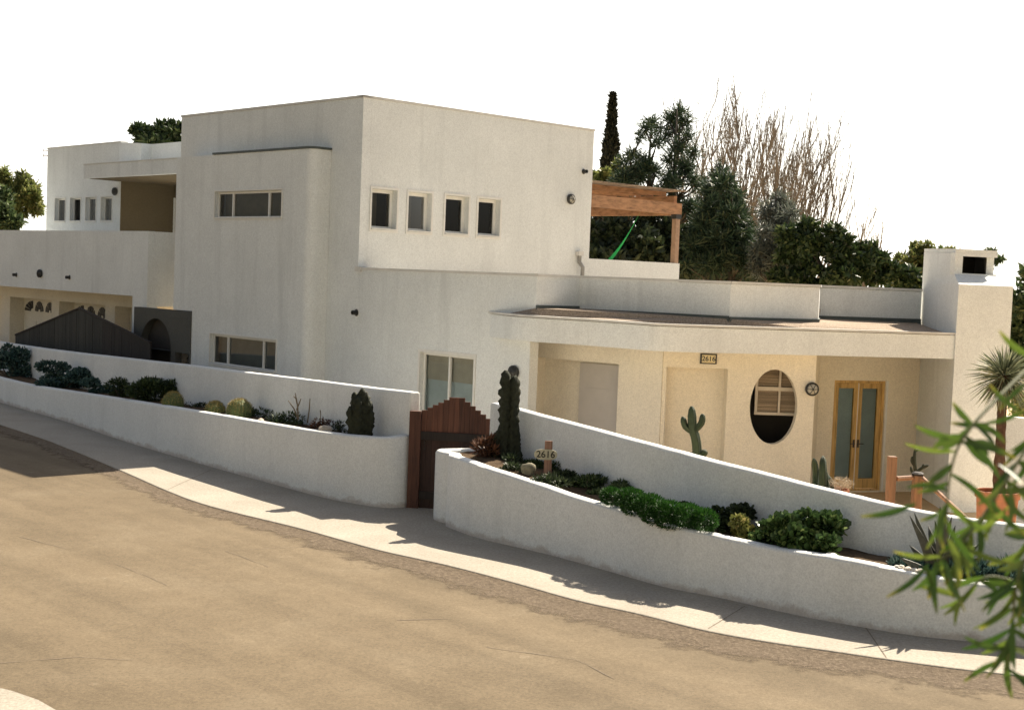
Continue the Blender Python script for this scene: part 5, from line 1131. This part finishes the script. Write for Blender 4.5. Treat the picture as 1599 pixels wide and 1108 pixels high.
# ------------------------------------------------------------------ patio plants
def ribcol(mb, pts, rs, n=20, ribs=5):
    P = [Vector(p) for p in cr(pts, 4)]; R_ = list(np.interp(np.linspace(0, 1, len(P)), np.linspace(0, 1, len(rs)), rs)); V = []
    for i, (p, r) in enumerate(zip(P, R_)):
        e = len(P) - 1 - i; r2 = r * (1, 1, 1)[0] * (.35 if e == 0 else .8 if e == 1 else 1); d = (P[min(i + 1, len(P) - 1)] - P[max(i - 1, 0)]).normalized(); a = d.cross(Vector((0, -1, .01))).normalized(); b = d.cross(a)
        for k in range(n): th_ = 2 * math.pi * k / n; V.append(p + (a * math.cos(th_) + b * math.sin(th_)) * r2 * (1 + .18 * math.cos(ribs * th_)))
    m_ = len(P); mb.add(V, [(i * n + k, i * n + (k + 1) % n, (i + 1) * n + (k + 1) % n, (i + 1) * n + k) for i in range(m_ - 1) for k in range(n)] + [tuple((m_ - 1) * n + k for k in range(n))])
D = 21.3; k = D / F; b = at(1087, 715, D); t = thing('branching_cactus', (b.x, b.y, FLr), 'green branching cactus standing in front of the pale niche', 'cactus')
for pts, w_ in (([(1090, 800), (1089, 720), (1086, 685), (1081, 668), (1080, 634)], 6.5), ([(1083, 675), (1070, 666), (1066, 650)], 4.5), ([(1084, 672), (1095, 660), (1097, 646)], 4.5), ([(1088, 712), (1098, 708), (1101, 702)], 5), ([(1086, 714), (1080, 706)], 4)):
    mb = MB(); ribcol(mb, [at(x, y, D) for x, y in pts], [w_ * k, w_ * k * 1.05, w_ * k * .95]); mb.build('stem', CACTG, t, smooth=True)
D = 20.2; k = D / F; b = at(1283, 760, D); t = thing('potted_cactus', (b.x, b.y, FLr), 'slender upright cacti in a terracotta pot left of the french doors', 'cactus')
for pts, w_ in (([(1284, 770), (1285, 735), (1285, 712)], 5.5), ([(1292, 770), (1290, 745), (1282, 728)], 4), ([(1274, 770), (1274, 740), (1271, 716)], 5), ([(1300, 770), (1295, 750), (1288, 740)], 4)):
    mb = MB(); ribcol(mb, [at(x, y, D + random.uniform(-.1, .1)) for x, y in pts], [w_ * k, w_ * k, w_ * k * .8]); mb.build('stem', CACTG, t, smooth=True)
def pot(x0, x1, yt, D, parent):
    a, b = at(x0, yt, D), at(x1, yt, D); c = (a + b) / 2; R_ = (b.x - a.x) / 2; z = c.z; hh = z - FLr
    mb = MB(); mb.lathe((c.x, c.y, FLr), (0, 0, 1), [(R_ * .62, 0), (R_ * .92, hh - .09), (R_ * 1.0, hh - .085), (R_ * 1.0, hh), (R_ * .9, hh), (R_ * .88, hh - .05)], 28); o = mb.build('pot', TERRA, parent, smooth=False); return c
pot(1268, 1326, 762, D, t)
P, d = in_ells([(at(1312, 754, D).x, D, at(1312, 752, D).z - .02, .2, .25, .09)], 600, RNG, .5); V, Fq = leaf_quads(P, .06, .008, RNG, .6); npmesh('spines', V, Fq, leaf('pale_spines', (.25, .2, .14), (.4, .33, .24)), t)
D = 19.9; k = D / F; b = at(1434, 745, D); t = thing('sculpture', (b.x, b.y, FLr), 'dark spiky branching cactus in a small pot behind the wooden rail', 'cactus'); 
for pts, w_ in (([(1430, 790), (1430, 742), (1428, 720), (1429, 700)], 2.6), ([(1429, 728), (1424, 720), (1425, 712)], 2), ([(1430, 738), (1440, 730), (1450, 726)], 2.4), ([(1430, 742), (1424, 736), (1422, 728)], 2), ([(1429, 704), (1434, 702)], 1.8), ([(1441, 730), (1442, 724)], 1.8)):
    mb = MB(); ribcol(mb, [at(x, y, D) for x, y in pts], [w_ * k, w_ * k, w_ * k * .8], 12); mb.build('stem', CACT, t, smooth=True)
t.name = 'spiky_cactus'; LOC['spiky_cactus'] = LOC['sculpture']; pot(1424, 1440, 762, D, t)
# yucca
D = 17.6; k = D / F; b = at(1560, 770, D); t = thing('potted_yucca', (b.x, b.y, FLr), 'tall yucca with a spiky head in a terracotta pot at the right edge', 'yucca')
c = pot(1524, 1592, 766, D, t); mb = MB(); pts = [at(x, y, D) for x, y in ((1561, 775), (1560, 740), (1562, 700), (1564, 650), (1566, 600), (1568, 585))]; V = []
rs = [.085, .075, .065, .06, .065, .07]; mb.tube(cr(pts, 4), list(np.interp(np.linspace(0, 1, 21), np.linspace(0, 1, 6), rs) * (1 + .08 * np.sin(np.arange(21) * 2.4))), 12); mb.build('trunk', plain('yucca_bark', (.10, .055, .035), .95, 0, .4, 18, .1, .8), t, smooth=True)
hc = at(1568, 588, D); n = 420; d = rdir(n, RNG, .35); P = np.tile(np.array(hc), (n, 1)) + d * .05; r = rdir(n, RNG); w_ = np.cross(d, r); w_ /= np.linalg.norm(w_, axis=1, keepdims=True); L_ = RNG.uniform(.32, .46, n)[:, None]
E1 = P + d * L_ * .55; E2 = P + d * L_ - np.array([0, 0, .05]); V = np.concatenate([np.stack([P - w_ * .006, P + w_ * .006, E1 + w_ * .009, E1 - w_ * .009], 1), np.stack([E1 - w_ * .009, E1 + w_ * .009, E2 + w_ * .001, E2 - w_ * .001], 1)]).reshape(-1, 3)
npmesh('leaves', V, np.arange(len(V)).reshape(-1, 4), leaf('yucca_leaf', (.09, .11, .06), (.22, .24, .14), (.45, .42, .26), .3), t)
P, d = in_ells([(hc.x, hc.y, hc.z - .10, .08, .08, .13)], 260, RNG, .4); d[:, 2] = -abs(d[:, 2]) - .3; d /= np.linalg.norm(d, axis=1, keepdims=True); V, Fq = leaf_quads(P, .2, .014, RNG, 0, d); npmesh('dry_skirt', V, Fq, LF['brn'], t)

# ------------------------------------------------------------------ hanging foliage close to the camera, at the right
NEAR = []
m_, nt_, b_ = nodes('narrow_leaf'); g_ = nt_.nodes.new('ShaderNodeNewGeometry'); ca = ramp(nt_, g_.outputs['Random Per Island'], [(0, (.03, .075, .010)), (.6, (.09, .16, .022)), (1, (.20, .25, .04))])
at_ = nt_.nodes.new('ShaderNodeAttribute'); at_.attribute_name = 'tip'; cc_ = mix(nt_, at_.outputs['Fac'], ca, (.42, .36, .06)); nt_.links.new(cc_, b_.inputs['Base Color']); b_.inputs['Roughness'].default_value = .42
tr_ = nt_.nodes.new('ShaderNodeBsdfTranslucent'); nt_.links.new(cc_, tr_.inputs[0]); mx_ = nt_.nodes.new('ShaderNodeMixShader'); mx_.inputs[0].default_value = .3; nt_.links.new(b_.outputs[0], mx_.inputs[1]); nt_.links.new(tr_.outputs[0], mx_.inputs[2]); nt_.links.new(mx_.outputs[0], nt_.nodes['Material Output'].inputs[0])
b0_ = at(1760, 420, 3.2); ft = thing('pepper_tree_branch', b0_, 'blurred green drooping branch with narrow yellow-tipped leaves hanging at the right edge, nearest the viewer', 'branch')
LV = []; LFc = []; LT = []; stems_mb = MB(); rn = random.Random(11)
def nleaf(p0, p1, wd, curl=.12, tip=.6):
    d = p1 - p0; L_ = d.length; dn = d.normalized(); side = dn.cross(Vector((rn.uniform(-.5, .5), -1, rn.uniform(-.5, .5)))).normalized(); nm = side.cross(dn); k0 = len(LV); n = 8
    sg = rn.choice((-1, 1)) * curl * L_
    for i in range(n + 1):
        t = i / n; w_ = wd * (math.sin(math.pi * min(1, t * .93 + .05)) ** .75) * .5 + .0006; q = p0 + d * t + side * sg * math.sin(math.pi * t) * .6 + Vector((0, 0, -.10 * L_ * math.sin(t * 1.57) * 0)); 
        LV.extend([q - side * w_ + nm * w_ * .35, q, q + side * w_ + nm * w_ * .35]); v = max(0, (t - .72) / .28) * tip; LT.extend([v] * 3)
    for i in range(n): a = k0 + i * 3; LFc.extend([(a, a + 1, a + 4, a + 3), (a + 1, a + 2, a + 5, a + 4)])
def stem(pts, r=.004): P = cr([at(x, y, d) for x, y, d in pts], 5); stems_mb.tube(P, list(np.linspace(r, r * .5, len(P))), 6); return P
S1 = stem([(1700, 480, 2.9), (1620, 560, 2.75), (1540, 640, 2.6), (1500, 690, 2.55), (1482, 750, 2.55), (1478, 830, 2.55)])
S2 = stem([(1720, 520, 3.0), (1640, 640, 2.8), (1590, 720, 2.7), (1545, 790, 2.65), (1500, 850, 2.6), (1460, 878, 2.6)])
S3 = stem([(1740, 560, 3.0), (1660, 720, 2.8), (1620, 830, 2.7), (1590, 900, 2.65), (1580, 980, 2.65), (1570, 1050, 2.65)])
S4 = stem([(1740, 600, 3.1), (1680, 780, 2.9), (1620, 900, 2.85), (1540, 900, 2.8), (1500, 940, 2.8)])
stem([(1900, 200, 3.6), (1800, 350, 3.3), (1740, 560, 3.0)], .012); stem([(1800, 350, 3.3), (1720, 520, 3.0)], .008); stem([(1800, 350, 3.3), (1700, 480, 2.9)], .008)
for (x0, y0, x1, y1) in [(1518, 662, 1487, 628), (1500, 684, 1428, 664), (1545, 662, 1484, 660), (1492, 704, 1413, 692), (1505, 688, 1556, 732), (1560, 725, 1597, 756), (1482, 752, 1432, 768), (1482, 738, 1552, 800), (1478, 790, 1436, 812), (1500, 850, 1474, 800), (1470, 868, 1395, 860), (1462, 876, 1463, 958), (1450, 880, 1384, 932), (1446, 884, 1450, 935), (1620, 560, 1560, 516), (1600, 600, 1560, 640), (1590, 640, 1545, 600), (1545, 780, 1610, 840), (1540, 660, 1600, 640), (1430, 786, 1344, 806), (1480, 840, 1500, 905), (1520, 830, 1575, 790), (1500, 850, 1480, 900), (1515, 690, 1560, 700)]:
    dd = rn.uniform(2.5, 2.65); nleaf(at(x0, y0, dd), at(x1, y1, dd + rn.uniform(-.05, .05)), rn.uniform(.009, .013), .10, rn.choice((.2, .6, .9)))
for Sx, cnt, lo in ((S1, 14, .35), (S2, 34, .25), (S3, 50, .2), (S4, 18, .3)):
    for i in range(cnt):
        j = int((lo + (1 - lo) * rn.random()) * (len(Sx) - 1)); p = Sx[j]; a = rn.uniform(-2.6, .3); L_ = rn.uniform(.06, .11)
        d = Vector((math.cos(a) * rn.choice((1, 1, -1)), rn.uniform(-.5, .5), math.sin(a) * .8)).normalized(); nleaf(p, p + d * L_, rn.uniform(.009, .013), rn.uniform(.02, .2), rn.choice((0, 0, .3, .8)))
stems_mb.build('stems', plain('green_twig', (.12, .13, .05), .7), ft, smooth=True)
o = npmesh('leaves', LV, LFc, m_, ft, smooth=True); o.data.attributes.new('tip', 'FLOAT', 'POINT').data.foreach_set('value', LT)
for q_ in [x for x in list(bpy.data.objects) if x.name == 't']: bpy.data.objects.remove(q_)
